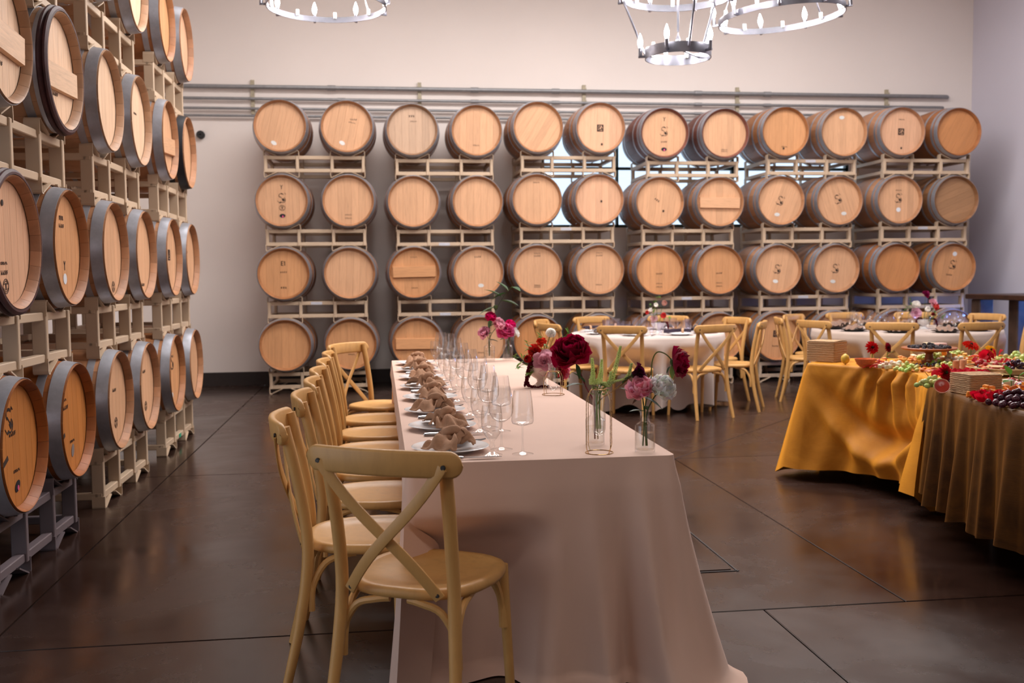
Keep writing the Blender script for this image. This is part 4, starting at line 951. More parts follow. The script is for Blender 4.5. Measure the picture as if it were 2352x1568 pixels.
def bloom(root, at, d, R, kind, col, seed, single=True, core=None):
    rr = random.Random(seed); A = aim(d); A.translation = Vector(at)
    bm = B()
    for az, ti, s, z, r, mi in layers(kind, rr):
        Mx = A @ Matrix.Rotation(az, 4, 'Z') @ Matrix.Translation((0, -r*R, z*R)) @ Matrix.Rotation(ti, 4, 'X') @ Matrix.Scale(s*R, 4)
        if single:
            if (kind, mi) not in PMESH: PMESH[kind, mi] = petal_b(*PET[kind][mi], 6, 7).mesh('petal', M['petal'], True, 80)
            o = part('petal', PMESH[kind, mi], root, color=tuple(min(1, c*rr.uniform(.88, 1.12)) for c in col)); o.matrix_basis = Mx
        else:
            if kind == 'pompon': bm.add(petal_b(*PET[kind][mi], 2, 2), Mx)
            else: bm.add(petal_b(*PET[kind][mi], 3, 3), Mx)
    if not single: part('bloom', bm.mesh('bloom', M['petal'], True, 80), root, color=col)
    # green calyx behind, a warm centre if asked
    part('calyx', B().ball((0, 0, -.04*R), .26*R, 8, 5, (1, 1, .7)).mesh('calyx', M['leaf']), root, color=srgb(70, 92, 44)).matrix_basis = A
    if core: part('centre', B().ball((0, 0, .22*R), .22*R, 8, 5).mesh('centre', M['petal']), root, color=core).matrix_basis = A
def leaf_me(L=1, Wd=.17, bend=.25):
    def fn(u, v): t = (u-.5)*2; w = Wd*math.sin(PI*(v**.8))**.9; return (t*w, -bend*v*v+abs(t)*w*.35, L*v)
    return B().grid(fn, 4, 8).mesh('leaf', M['leaf'], True, 80)
LEAF = [leaf_me(), leaf_me(1, .26, .15), leaf_me(1, .12, .4)]
def leaf(root, at, d, L, k=0, col=srgb(62, 92, 48)):
    o = part('leaf', LEAF[k], root, color=col); A = aim(d); A.translation = Vector(at); o.matrix_basis = A @ Matrix.Scale(L, 4); return o
def flower(name, label, base, path, d, R, kind, col, seed, leaves=(), single=True, group=None, stem=srgb(78, 98, 46), sr=.0022, core=None, cat='flower'):
    t = thing(name, label, cat, base, group=group); b0 = Vector(base); P = [Vector(p)-b0 for p in path]
    part('stem', B().tube(smooth_path(P, 5), sr, 7).mesh('stem', M['stem']), t, color=stem)
    if kind: bloom(t, P[-1], d, R, kind, col, seed, single, core)
    for lf in leaves: leaf(t, Vector(lf[0])-b0, lf[1], lf[2], *(lf[3:]))
    return t
BURG, PINK, WHITE, DEEP, HOT = srgb(158, 10, 54), srgb(252, 176, 196), srgb(254, 251, 246), srgb(84, 14, 44), srgb(214, 24, 104)
CORAL, REDO, BLUSH = srgb(236, 92, 84), srgb(206, 40, 34), srgb(236, 190, 176)
ZT = .7595
def bottle_me(name, r, hb, hn, rn, h, mat=None, flute=0):
    th = .0018
    out = [(.001, .0), (r*.94, .0), (r, .004), (r, hb*.96), (r*.93, hb), (rn*1.25, hb+(hn-hb)*.55), (rn, hn), (rn, h-.006), (rn*1.22, h-.002), (rn*1.22, h)]
    inn = [(rn*1.22-th, h), (rn-th, h-.006), (rn-th, hn), (rn*1.25-th, hb+(hn-hb)*.5), (r-th, hb*.95), (r-th, .009), (.001, .008)]
    b = B(); n = 36; rings = []
    for k, (q, z) in enumerate(out+inn):
        rings.append([(q*(1+(flute*math.cos(18*2*PI*i/n) if .004 <= z < hb*.96 and k < 5 else 0))*math.cos(2*PI*i/n), q*(1+(flute*math.cos(18*2*PI*i/n) if .004 <= z < hb*.96 and k < 5 else 0))*math.sin(2*PI*i/n), z) for i in range(n)])
    return b.rings(rings).mesh(name, mat or M['glass'], True, 45)
ME_BV = bottle_me('bottle', .033, .094, .106, .0155, .137, None, .02)
ME_BW = B().lathe([(.001, .0095), (.0300, .0095), (.0300, .066), (.001, .066)], 24).mesh('water', M['water'], True, 40)
def bud_vase(loc, label, sc=1.0, tint=None):
    t = thing('bud_vase', label, 'vase', loc, group='bud vases'); part('bottle', ME_BV, t, sc=sc); part('water', ME_BW, t, sc=sc); return t
V1 = (.868, 3.225, ZT); V2 = (.735, 3.395, ZT); ST = (.715, 3.235, ZT)
bud_vase(V1, 'ribbed clear bud vase at the table corner holding pink and white peonies')
bud_vase(V2, 'ribbed clear bud vase behind the gold wire stand')
dk = srgb(52, 74, 40)
flower('peony', 'drooping burgundy peony on an arched stem in the corner bud vase', V1, [(.872, 3.225, .78), (.868, 3.225, .90), (.888, 3.225, .99), (.893, 3.225, 1.06), (.91, 3.225, 1.092), (.940, 3.225, 1.085), (.965, 3.223, 1.058)], (.9, -.25, .05), .052, 'peony', BURG, 3, [((.962, 3.224, 1.05), (-.1, -.3, -1), .05, 0, srgb(104, 120, 60)), ((.955, 3.22, 1.045), (-.5, -.2, -.5), .03, 0, dk)], stem=srgb(112, 118, 56))
flower('peony', 'ruffled pink peony in the corner bud vase', V1, [(.862, 3.228, .78), (.866, 3.225, .88), (.858, 3.215, .945), (.853, 3.205, .962)], (-.30, -.35, .80), .050, 'peony', PINK, 5, [((.866, 3.222, .895), (-1, -.4, .35), .062, 0, dk), ((.858, 3.21, .945), (1, -.6, -.35), .075, 0, dk), ((.858, 3.21, .945), (-.9, -.6, -.1), .055, 0, srgb(88, 60, 36))])
flower('peony', 'full white peony in the corner bud vase', V1, [(.876, 3.226, .78), (.874, 3.226, .88), (.892, 3.215, .935), (.912, 3.200, .966)], (.40, -.4, .80), .055, 'dome', WHITE, 8, [((.876, 3.224, .90), (-.4, -.7, .6), .05, 0, dk)])
flower('peony_bud', 'dark burgundy peony bud leaning out between the vases', V2, [(.745, 3.39, .78), (.74, 3.38, .90), (.775, 3.30, .955), (.815, 3.245, 1.000), (.830, 3.230, 1.016)], (1, -.25, .55), .036, 'bud', DEEP, 9, [((.80, 3.26, .985), (.5, -.6, .75), .075, 0, dk), ((.79, 3.27, .97), (1, -.5, -.15), .07, 0, dk), ((.838, 3.225, 1.0), (.1, -.4, -1), .045, 0, dk)], stem=srgb(150, 110, 56))
flower('peony', 'large open burgundy peony on a long red stem', V2, [(.735, 3.395, .78), (.733, 3.395, .90), (.705, 3.39, .96), (.675, 3.385, 1.03), (.655, 3.38, 1.068)], (-.22, -.42, .80), .070, 'peony', BURG, 12, [((.700, 3.39, .97), (-1, -.5, .25), .085, 0, dk), ((.700, 3.39, .975), (-.7, -.3, .95), .07, 0, dk), ((.668, 3.38, 1.045), (.2, -.5, -.9), .055, 0, dk)], stem=srgb(110, 42, 44), sr=.0028)
# gold wire stand with a glass tube
st = thing('wire_vase_stand', 'gold wire stand holding a glass tube vase on the long table', 'vase stand', ST)
g = M['gold']; circ = lambda r, z, n=24: [(r*math.cos(2*PI*k/n), r*math.sin(2*PI*k/n), z) for k in range(n+1)]
part('base_ring', B().tube(circ(.046, .002), .0016, 6).mesh('base_ring', g), st); part('top_ring', B().tube(circ(.0245, .214), .0016, 6).mesh('top_ring', g), st)
for k in range(4):
    a = .5+k*HALF; c, s = math.cos(a), math.sin(a)
    pts = smooth_path([(.046*c, .046*s, .002), (.055*c, .055*s, .022), (.055*c, .055*s, .05), (.055*c, .055*s, .165), (.050*c, .050*s, .192), (.036*c, .036*s, .212), (.0245*c, .0245*s, .2145)], 4)
    part('wire', B().tube(pts, .0014, 6).mesh('wire', g), st)
part('tube', B().lathe([(.001, .058), (.012, .060), (.019, .068), (.0215, .080), (.0215, .205), (.0235, .212), (.022, .213), (.0200, .205), (.0200, .080), (.018, .070), (.001, .062)], 24).mesh('tube', M['glass'], True, 45), st)
part('tube_water', B().lathe([(.001, .063), (.0175, .071), (.0192, .08), (.0192, .185), (.001, .185)], 20).mesh('tube_water', M['water'], True, 40), st)
# green flowering spikes
def spike(label, base, path, L, seed, group=None):
    rr = random.Random(seed); t = thing('flowering_spike', label, 'flower', base, group=group); b0 = Vector(base); P = smooth_path([Vector(p)-b0 for p in path], 8)
    part('stem', B().tube(P, .0013, 6).mesh('stem', M['stem']), t, color=srgb(120, 148, 70))
    fl = B(); n = len(P); i0 = int(n*(1-L))
    for i in range(i0, n-1):
        f = (i-i0)/max(1, n-1-i0)
        for q in range(2):
            c = P[i].lerp(P[i+1], q*.5)
            for k in range(6):
                a = k*2*PI/6+i*.9+q*.5; r = .0098*(1-.70*f); dv = Vector((math.cos(a), math.sin(a), .35))
                fl.ball(c+dv*r*rr.uniform(.75, 1.15), .0031*(1-.45*f)*rr.uniform(.7, 1.15), 5, 3)
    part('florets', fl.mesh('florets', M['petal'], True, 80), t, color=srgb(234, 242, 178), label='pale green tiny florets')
    for k in range(3): leaf(t, P[int(i0*.8)]+Vector((0, 0, -.012*k)), (rr.uniform(-1, 1), rr.uniform(-1, .2), .4), .024, 1, srgb(120, 160, 70))
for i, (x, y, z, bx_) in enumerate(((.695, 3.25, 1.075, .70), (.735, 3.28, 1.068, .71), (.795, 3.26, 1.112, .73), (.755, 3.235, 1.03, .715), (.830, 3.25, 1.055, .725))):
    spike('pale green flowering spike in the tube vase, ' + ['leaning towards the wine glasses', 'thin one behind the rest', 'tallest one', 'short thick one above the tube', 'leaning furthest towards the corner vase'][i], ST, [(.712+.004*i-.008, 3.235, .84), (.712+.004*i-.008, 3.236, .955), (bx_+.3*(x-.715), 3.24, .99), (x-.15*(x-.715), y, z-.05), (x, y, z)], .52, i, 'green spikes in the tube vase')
# second stand, further along
S2 = (.845, 4.87, ZT)
t = thing('wire_vase_stand', 'low gold ring stand with a glass tube in front of the flower compote', 'vase stand', S2)
part('base_ring', B().tube(circ(.055, .002), .0018, 6).mesh('base_ring', g), t); part('top_ring', B().tube(circ(.028, .118), .0018, 6).mesh('top_ring', g), t)
for k in range(4):
    a = .5+k*HALF; c, s = math.cos(a), math.sin(a); part('wire', B().tube(smooth_path([(.055*c, .055*s, .002), (.058*c, .058*s, .03), (.058*c, .058*s, .085), (.044*c, .044*s, .112), (.028*c, .028*s, .118)], 4), .0014, 6).mesh('wire', g), t)
part('tube', B().lathe([(.001, .02), (.018, .026), (.024, .04), (.024, .145), (.029, .155), (.027, .156), (.0225, .145), (.0225, .04), (.001, .024)], 24).mesh('tube', M['glass'], True, 45), t)
# compote arrangement
CB = (.845, 5.25, ZT)
one('flower_compote', lathe_me('flower_compote', [(.001, 0), (.045, 0), (.047, .006), (.030, .014), (.020, .028), (.024, .040), (.052, .058), (.070, .085), (.074, .110), (.068, .112), (.062, .088), (.045, .064), (.001, .05)], M['blush_china'], 30), 'blush ceramic footed bowl filled with mixed flowers on the long table', 'bowl', CB)
def arr(base, items, prefix, where, single=False):
    b0 = Vector(base)+Vector((0, 0, .085))
    for i, (nm, off, d, R, kind, col, core) in enumerate(items):
        p = Vector(base)+Vector(off); mid = b0.lerp(p, .55)+Vector((0, 0, .01))
        flower(nm, '%s %s' % (prefix[i], where), base, [b0-Vector((0, 0, .03)), mid, p], d, R, kind, col, 20+i, (), single, None, srgb(92, 116, 56), .002, core)
arr(CB, [('rose', (.01, -.05, .135), (-.2, -.9, .35), .062, 'open', srgb(246, 186, 202), None), ('pompon_dahlia', (.055, .0, .285), (.1, -.6, .7), .036, 'pompon', WHITE, None), ('dahlia', (.10, -.04, .10), (.5, -.8, .1), .048, 'zinnia', srgb(214, 50, 70), CORAL),
         ('carnation', (.12, .0, .075), (.8, -.6, .0), .045, 'open', srgb(226, 120, 140), None), ('poppy', (-.035, -.01, .19), (-.4, -.7, .5), .035, 'open', REDO, None), ('poppy', (.005, .0, .235), (0, -.6, .8), .028, 'open', srgb(222, 66, 42), None), ('ranunculus', (-.06, -.03, .145), (-.7, -.6, .3), .034, 'ranunculus', srgb(196, 30, 30), None), ('peony', (.085, .01, .17), (.5, -.5, .6), .045, 'peony', srgb(168, 22, 60), None)],
    ['broad dusty-pink rose', 'white pompon dahlia on a tall stem', 'coral-red dahlia', 'pink carnation', 'scarlet poppy low', 'small scarlet poppy high up', 'red ranunculus', 'crimson peony'], 'in the blush compote on the long table')
def greens(base, items, label, col=srgb(112, 146, 62)):
    for i, (path, n, L) in enumerate(items):
        t = thing('greenery_sprig', label[i], 'foliage', base); b0 = Vector(base); P = smooth_path([Vector(p) for p in path], 6); rr = random.Random(40+i)
        part('stem', B().tube(P, .0013, 6).mesh('stem', M['stem']), t, color=srgb(100, 124, 60))
        for k in range(n):
            j = int(len(P)*.35+(len(P)*.64)*k/n); j = min(j, len(P)-1); leaf(t, P[j], (rr.uniform(-1, 1), rr.uniform(-1, .4), rr.uniform(-.2, .9)), L*rr.uniform(.7, 1.1), rr.choice((0, 1)), tuple(c*rr.uniform(.6, 1.3) for c in col))
greens(CB, [([(0, 0, .09), (-.05, -.01, .18), (-.075, -.01, .235)], 10, .04), ([(0, 0, .09), (-.07, -.02, .13), (-.14, -.02, .10)], 9, .055), ([(0, 0, .09), (.02, .0, .2), (.0, .02, .27)], 10, .04), ([(0, 0, .09), (.09, .02, .22), (.16, .03, .285)], 9, .038), ([(0, 0, .09), (-.05, -.04, .10), (-.07, -.05, .05)], 8, .06), ([(0, 0, .09), (.05, -.05, .09), (.07, -.06, .05)], 8, .05), ([(0, 0, .09), (-.09, -.01, .15), (-.155, 0, .165)], 8, .035)],
       ['leafy green sprig rising on the poppy side of the compote', 'leafy sprig reaching sideways from the compote towards the glasses', 'leafy sprig under the white dahlia in the compote', 'thin leafy sprig leaning from the compote towards the round table', 'dark leaves hanging below the pink rose in the compote', 'leaves below the coral dahlia in the compote', 'thin curling tendril sprig from the compote'])
def amaranth(base, paths, labels):
    for i, path in enumerate(paths):
        t = thing('amaranthus', labels[i], 'flower', base); P = smooth_path([Vector(p) for p in path], 10); b = B(); rr = random.Random(i)
        for j, p in enumerate(P):
            f = j/len(P)
            for k in range(7): b.ball(p+Vector((rr.uniform(-1, 1), rr.uniform(-1, 1), rr.uniform(-1, 1)))*.010*(1-.5*f), .0055*(1-.4*f), 5, 3)
        part('tassel', b.mesh('tassel', M['petal'], True, 80), t, color=srgb(110, 14, 36)); part('stem', B().tube(P[:14], .0015, 6).mesh('stem', M['stem']), t, color=srgb(120, 40, 50))
amaranth(CB, [[(-.02, -.02, .10), (-.055, -.04, .13), (-.075, -.05, .09), (-.08, -.05, .03), (-.06, -.06, .008), (.02, -.08, .008)], [(-.02, -.02, .10), (-.06, -.05, .12), (-.085, -.055, .06), (-.095, -.055, .012)], [(.03, -.02, .10), (.08, -.04, .11), (.10, -.05, .06), (.11, -.05, .012)]],
         ['dark red amaranthus tassel trailing onto the cloth below the compote', 'short dark red amaranthus tassel beside the trailing one', 'dark red amaranthus tassel under the coral dahlia'])
# far bud vases
FA, FB = (.745, 6.86, ZT), (.885, 6.95, ZT)
bud_vase(FA, 'clear bud vase with greenish water at the far end of the long table', 1.15); bud_vase(FB, 'ribbed bud vase at the far end of the long table, under the bright pink peony', 1.1)
flower('peony', 'magenta peony standing highest in the far bud vases', FA, [(.745, 6.86, .80), (.745, 6.86, .93), (.755, 6.86, 1.06)], (.1, -.5, .8), .042, 'peony', HOT, 31, [((.75, 6.86, .99), (-1, -.3, .5), .07, 0, dk), ((.75, 6.86, 1.0), (.6, -.5, .6), .06, 0, dk)], False)
flower('peony', 'small pale pink peony leaning towards the wine glasses', FA, [(.742, 6.86, .80), (.738, 6.86, .92), (.715, 6.85, .955)], (-.5, -.6, .5), .045, 'peony', srgb(240, 176, 198), 32, [((.735, 6.86, .91), (.9, -.5, .1), .08, 0, dk)], False)
flower('peony', 'light pink peony in the middle of the far bud vases', FA, [(.748, 6.86, .80), (.752, 6.86, .93), (.81, 6.87, 1.01)], (.2, -.6, .6), .046, 'peony', srgb(240, 184, 200), 33, [((.77, 6.86, .96), (-.8, -.5, -.1), .09, 0, dk)], False)
flower('peony', 'bright pink peony in the far ribbed bud vase', FB, [(.885, 6.95, .80), (.885, 6.95, .91), (.872, 6.93, .955)], (-.2, -.7, .5), .062, 'peony', srgb(230, 104, 160), 34, [((.885, 6.94, .915), (-.9, -.5, .1), .07, 0, dk), ((.885, 6.94, .915), (.9, -.5, -.3), .05, 0, dk)], False)
flower('peony', 'magenta peony tucked behind the bright pink one', FB, [(.888, 6.95, .80), (.888, 6.95, .92), (.905, 6.97, 1.0)], (.3, -.4, .8), .04, 'peony', HOT, 35, (), False)
flower('anemone', 'small white flower at the side of the bright pink peony', FB, [(.890, 6.95, .80), (.895, 6.94, .91), (.935, 6.93, .955)], (.7, -.5, .5), .036, 'open', WHITE, 36, (), False, core=srgb(150, 170, 90))
greens(FA, [([(0, 0, .13), (.03, .02, .30), (.10, .03, .44), (.17, .03, .52)], 8, .13)], ['long dark grass-like leaf spray above the far bud vases'], srgb(66, 88, 44))
# round-table centrepieces
def footed(c, label, r=.07): return one('footed_bowl', lathe_me('footed_bowl', [(.001, 0), (.04, 0), (.036, .012), (.018, .026), (.022, .036), (.05, .05), (.07, .08), (.078, .10), (.072, .10), (.06, .075), (.001, .05)], M['china'], 26), label, 'bowl', c, sc=r/.07)
C1, C2 = (T1[0]+.11, T1[1]-.02, .756), (T2[0]+.18, T2[1]-.05, .756)
footed(C1, 'white footed bowl of flowers on the small round table'); footed(C2, 'white footed bowl of flowers on the large round table')
arr(C1, [('ranunculus', (.05, 0, .285), (.2, -.7, .5), .045, 'ranunculus', BLUSH, None), ('tulip', (-.025, 0, .270), (-.2, -.7, .5), .036, 'ranunculus', WHITE, None), ('ranunculus', (-.11, 0, .20), (-.5, -.7, .3), .032, 'ranunculus', CORAL, None), ('ranunculus', (.035, -.02, .165), (.1, -.9, .3), .048, 'ranunculus', srgb(232, 84, 84), None), ('tulip', (-.08, 0, .22), (-.3, -.6, .6), .028, 'bud', WHITE, None), ('rose', (-.05, -.02, .14), (-.3, -.8, .4), .04, 'open', srgb(236, 200, 200), None)],
    ['blush ranunculus, highest', 'white tulip beside the blush ranunculus,', 'small coral ranunculus', 'large coral-red ranunculus', 'little white tulip bud', 'pale open rose'], 'in the bowl on the small round table')
greens(C1, [([(0, 0, .09), (-.02, 0, .25), (.0, 0, .38)], 8, .05), ([(0, 0, .09), (-.06, 0, .22), (-.09, 0, .30)], 7, .045), ([(0, 0, .09), (.07, -.02, .15), (.13, -.02, .14)], 6, .05)], ['tall green sprig above the small round table', 'green sprig beside the tulip on the small round table', 'leafy sprig at the rim of the small table bowl'])
amaranth(C1, [[(.03, -.02, .10), (.08, -.04, .10), (.09, -.05, .05), (.09, -.05, .008)]], ['dark red tassel hanging from the bowl on the small round table'])
arr(C2, [('anemone', (.02, 0, .36), (.1, -.6, .7), .042, 'open', srgb(130, 16, 70), None), ('rose', (-.10, -.02, .16), (-.3, -.8, .3), .055, 'open', srgb(226, 180, 200), None), ('snapdragon', (-.085, 0, .245), (-.2, -.5, .8), .045, 'peony', WHITE, None), ('lisianthus', (.015, -.02, .195), (0, -.9, .4), .045, 'ranunculus', WHITE, None), ('carnation', (.115, -.01, .225), (.4, -.7, .4), .042, 'peony', CORAL, None), ('rose', (.10, 0, .27), (.2, -.6, .7), .045, 'open', srgb(228, 176, 190), None), ('ranunculus', (.07, -.03, .15), (.3, -.8, .2), .03, 'ranunculus', srgb(150, 30, 40), None)],
    ['wine-red anemone, highest', 'broad lilac-pink rose', 'white snapdragon', 'round white lisianthus', 'coral carnation', 'dusty pink rose', 'dark red ranunculus'], 'in the bowl on the large round table')
greens(C2, [([(0, 0, .09), (-.12, 0, .18), (-.20, 0, .24)], 9, .07), ([(0, 0, .09), (.12, -.02, .13), (.20, -.02, .10)], 9, .07), ([(0, 0, .09), (-.12, 0, .22), (-.15, 0, .31)], 8, .05), ([(0, 0, .09), (.04, -.05, .10), (.02, -.07, .06)], 7, .06)], ['grey-green sprig reaching towards the small round table', 'leafy sprig drooping over the large table bowl', 'thin sprig behind the snapdragon on the large round table', 'leaves at the front of the large table bowl'], srgb(96, 118, 66))
amaranth(C2, [[(-.03, -.02, .10), (-.09, -.04, .11), (-.11, -.05, .05), (-.10, -.06, .008)], [(.03, -.02, .10), (.10, -.04, .10), (.12, -.05, .05), (.12, -.05, .008)]], ['dark red tassel below the lilac-pink rose on the large round table', 'dark red tassel below the coral carnation on the large round table'])
# ------------------------------------------------------------------ buffet food
ZB = .757
def woven_box(loc, rz, d, label):
    t = thing('woven_box', label, 'box', loc, (0, 0, rz)); n = 9; b = B(); hh = d[2]/n
    for k in range(n):   # coiled courses, each a rounded band
        for off, f in ((.12, .985), (.5, 1.0), (.88, .985)): pass
        z0 = k*hh; ring = lambda f, z: [(x*f, y*f, z) for x, y in rounded(-d[0]/2, d[0]/2, -d[1]/2, d[1]/2, .012, 4)]
        part('woven_course', B().rings([ring(.985, z0), ring(.997, z0+hh*.25), ring(1, z0+hh*.5), ring(.997, z0+hh*.75), ring(.985, z0+hh)], cap=True).mesh('woven_course', M['jute'], True, 60), t, (0, 0, 0), (0, 0, 0))
    part('woven_top', B().grid(lambda u, v: ((u-.5)*d[0]*.97, (v-.5)*d[1]*.97, d[2]+.002+.004*math.sin(u*40)*math.sin(PI*v)), 40, 3).mesh('woven_top', M['jute'], True, 80), t)
woven_box((2.985, 6.40, ZB), math.radians(-50), (.20, .20, .135), 'square woven jute box at the corner of the gold cloth beside the lemon')
woven_box((2.872, 4.52, ZB), math.radians(3), (.175, .17, .095), 'square woven jute box on the bronze cloth beside the blood orange')
ME_GR = B().ball((0, 0, 0), 1, 10, 7).mesh('grape', M['glossy'])
def grapes(loc, n, r, col, label, spread=.05, seed=0, group=None):
    rr = random.Random(seed); t = thing('grape_bunch', label, 'grapes', loc, (0, 0, rr.uniform(0, 6)), group); pts = []
    tries = 0
    while len(pts) < n and tries < 4000:
        tries += 1; x, y = rr.gauss(0, spread*.62), rr.gauss(0, spread*.42); z = r
        for q in pts:
            dd = math.hypot(x-q[0], y-q[1])
            if dd < 1.9*r: z = max(z, q[2]+math.sqrt(max(0, (1.95*r)**2-dd*dd)))
        if z < r+3.4*r*(1-math.hypot(x, y)/(spread*1.7)): pts.append((x, y, z))
    for p in pts: part('grape', ME_GR, t, p, (rr.uniform(0, 3), rr.uniform(0, 3), 0), (r*rr.uniform(.92, 1.04), r*rr.uniform(.92, 1.04), r*1.12), tuple(c*rr.uniform(.8, 1.2) for c in col))
    part('stalk', B().tube([(0, 0, r), (.01, 0, 2.4*r), (.03, .01, 3.4*r)], .002, 6).mesh('stalk', M['stem']), t, color=srgb(130, 120, 60))
GG, RG = srgb(196, 204, 116), srgb(70, 22, 40)
grapes((3.12, 5.60, ZB), 26, .0125, GG, 'green grape bunch hanging at the edge of the gold cloth', .062, 1)
grapes((3.42, 5.66, ZB), 24, .0120, GG, 'green grape bunch behind the red petals', .055, 2)
grapes((2.80, 4.78, ZB), 26, .0135, GG, 'green grape bunch at the bend beside the blood orange', .055, 3)
grapes((2.98, 4.92, ZB), 22, .0130, RG, 'dark red grape bunch at the bend under the red zinnia', .055, 4)
grapes((2.79, 4.07, ZB), 60, .0150, RG, 'big dark grape bunch at the edge of the bronze cloth', .095, 5)
grapes((3.73, 6.31, ZB+.035), 22, .0135, srgb(96, 24, 44), 'red grape bunch at the back of the buffet', .06, 6)
grapes((3.83, 6.25, ZB+.01), 24, .014, GG, 'green grape bunch beside the red one at the back of the buffet', .06, 7)
grapes((4.04, 5.92, ZB+.01), 28, .015, GG, 'green grape bunch at the far back corner of the buffet', .07, 8)
grapes((3.71, 5.43, ZB+.01), 26, .0135, srgb(48, 18, 44), 'small black grape bunch beside the strawberries', .06, 9)
grapes((3.06, 4.76, ZB), 16, .0135, GG, 'green grapes behind the second jute box', .04, 10)
# whole and cut fruit
one('lemon', B().lathe([(.001, -.001), (.006, .002), (.016, .008), (.026, .022), (.029, .036), (.025, .052), (.014, .063), (.006, .068), (.001, .070)], 18).mesh('lemon', M['food'], True, 60), 'whole yellow lemon beside the jute box on the gold cloth', 'lemon', (2.98, 6.12, ZB), color=srgb(226, 184, 66))
def half_fruit(loc, rot, R, rind, flesh, label, name='citrus_half'):
    t = thing(name, label, 'fruit', loc, rot); part('rind', B().lathe([(.001, 0)]+[(R*math.sin(PI/2*k/8), R*(1-math.cos(PI/2*k/8))) for k in range(1, 9)]+[(R*.93, R)], 24).mesh('rind', M['food'], True, 60), t, color=rind)
    part('pith', B().lathe([(R*.93, R), (R*.9, R-.001)], 24).mesh('pith', M['food']), t, color=(.8, .7, .6)); part('flesh', B().lathe([(.001, R-.004), (R*.45, R-.001), (R*.9, R-.001)], 24).mesh('flesh', M['glossy']), t, color=flesh)
half_fruit((2.742, 4.60, ZB+.016), (math.radians(62), 0, math.radians(-25)), .038, srgb(226, 150, 110), srgb(196, 60, 36), 'blood orange half standing against the second jute box')
half_fruit((3.03, 4.53, ZB), (math.radians(18), 0, .6), .030, srgb(92, 30, 50), srgb(150, 40, 60), 'cut fig beside the basil leaf', 'fig')
one('terracotta_bowl', B().lathe([(.001, 0), (.032, 0), (.048, .014), (.060, .036), (.066, .052), (.062, .052), (.055, .034), (.001, .01)], 26).mesh('terracotta_bowl', M['food'], True, 50), 'shallow terracotta bowl beside the lemon on the gold cloth', 'bowl', (3.02, 5.93, ZB), color=srgb(220, 118, 66))
# wooden cake stand with dark berries
cs = thing('cake_stand', 'round wooden cake stand piled with blackberries', 'cake stand', (3.50, 6.02, ZB+.007))
part('foot', B().lathe([(.001, 0), (.07, 0), (.072, .008), (.03, .018), (.022, .06), (.04, .078)], 26).mesh('foot', M['wood_stand']), cs)
part('dish', B().lathe([(.001, .078), (.12, .078), (.165, .088), (.170, .098), (.165, .102), (.12, .094), (.001, .092)], 40).mesh('dish', M['wood_stand'], True, 40), cs)
def berry_b(r=1):
    b = B()
    for k in range(24):
        c = 1-2*(k+.5)/24; a = k*2.4; s = math.sqrt(1-c*c); b.ball((.72*r*s*math.cos(a), .72*r*s*math.sin(a), .9*r*c), .36*r, 5, 3)
    return b.mesh('blackberry', M['glossy'], True, 80)
ME_BB = berry_b(); rr = random.Random(77)
for k in range(46):
    a, q = rr.uniform(0, 2*PI), .125*math.sqrt(rr.random()); one('blackberry', ME_BB, 'blackberry heaped on the wooden cake stand', 'berry', (3.50+q*math.cos(a), 6.02+q*math.sin(a), ZB+.106+.026*(1-q/.14)*rr.random()), (rr.uniform(0, 3), rr.uniform(0, 3), 0), 'blackberries on the cake stand', .0125, srgb(34, 18, 34))
for k, (x, y) in enumerate(((.05, .09), (.10, .04))): one('cheese_round', B().lathe([(.001, 0), (.036, 0), (.040, .006), (.040, .022), (.036, .028), (.001, .029)], 22).mesh('cheese_round', M['food'], True, 40), ('cream soft cheese round' if k == 0 else 'pink-rinded soft cheese round') + ' on the cake stand', 'cheese', (3.50+x, 6.02+y, ZB+.103), color=(srgb(240, 214, 170), srgb(236, 186, 170))[k])
# red flowers laid among the food
def zin(loc, d, R, col, label, stem_to=None, seed=0, core=srgb(60, 30, 20)):
    t = thing('zinnia', label, 'flower', loc); bloom(t, (0, 0, 0), d, R, 'zinnia', col, seed, True, core)
    if stem_to:
        part('stem', B().tube(smooth_path([Vector((0, 0, 0)), Vector(stem_to)*.5+Vector((.004, 0, 0)), Vector(stem_to)], 4), .0035, 7).mesh('stem', M['stem']), t, color=srgb(140, 156, 80)); leaf(t, Vector(stem_to)*.45, (.8, -.3, .5), .05, 1, srgb(96, 130, 50)); leaf(t, Vector(stem_to)*.7, (.9, -.3, .1), .04, 1, srgb(120, 160, 60))
zin((3.10, 6.00, ZB+.115), (0, -.85, .35), .040, srgb(190, 20, 26), 'red zinnia standing behind the terracotta bowl', (0, .01, -.11), 1); zin((3.26, 6.10, ZB+.105), (.5, -.7, .2), .032, srgb(128, 14, 34), 'dark red zinnia beside the cake stand', (-.01, .01, -.10), 2)
zin((2.925, 4.88, ZB+.065), (.45, -.85, .15), .045, srgb(176, 14, 30), 'crimson zinnia leaning on the grapes at the bend', (.03, .05, -.06), 3, srgb(60, 70, 40)); zin((3.85, 6.12, ZB+.105), (.1, -.45, .85), .050, srgb(206, 40, 24), 'orange-red zinnia upright on a tall stem', (.0, .01, -.10), 4)
zin((3.82, 5.90, ZB+.06), (-.2, -.6, .7), .045, srgb(186, 18, 30), 'red zinnia behind the strawberries', None, 5); zin((3.90, 5.98, ZB+.085), (.1, -.7, .6), .035, srgb(240, 180, 40), 'yellow zinnia behind the strawberries', None, 6)
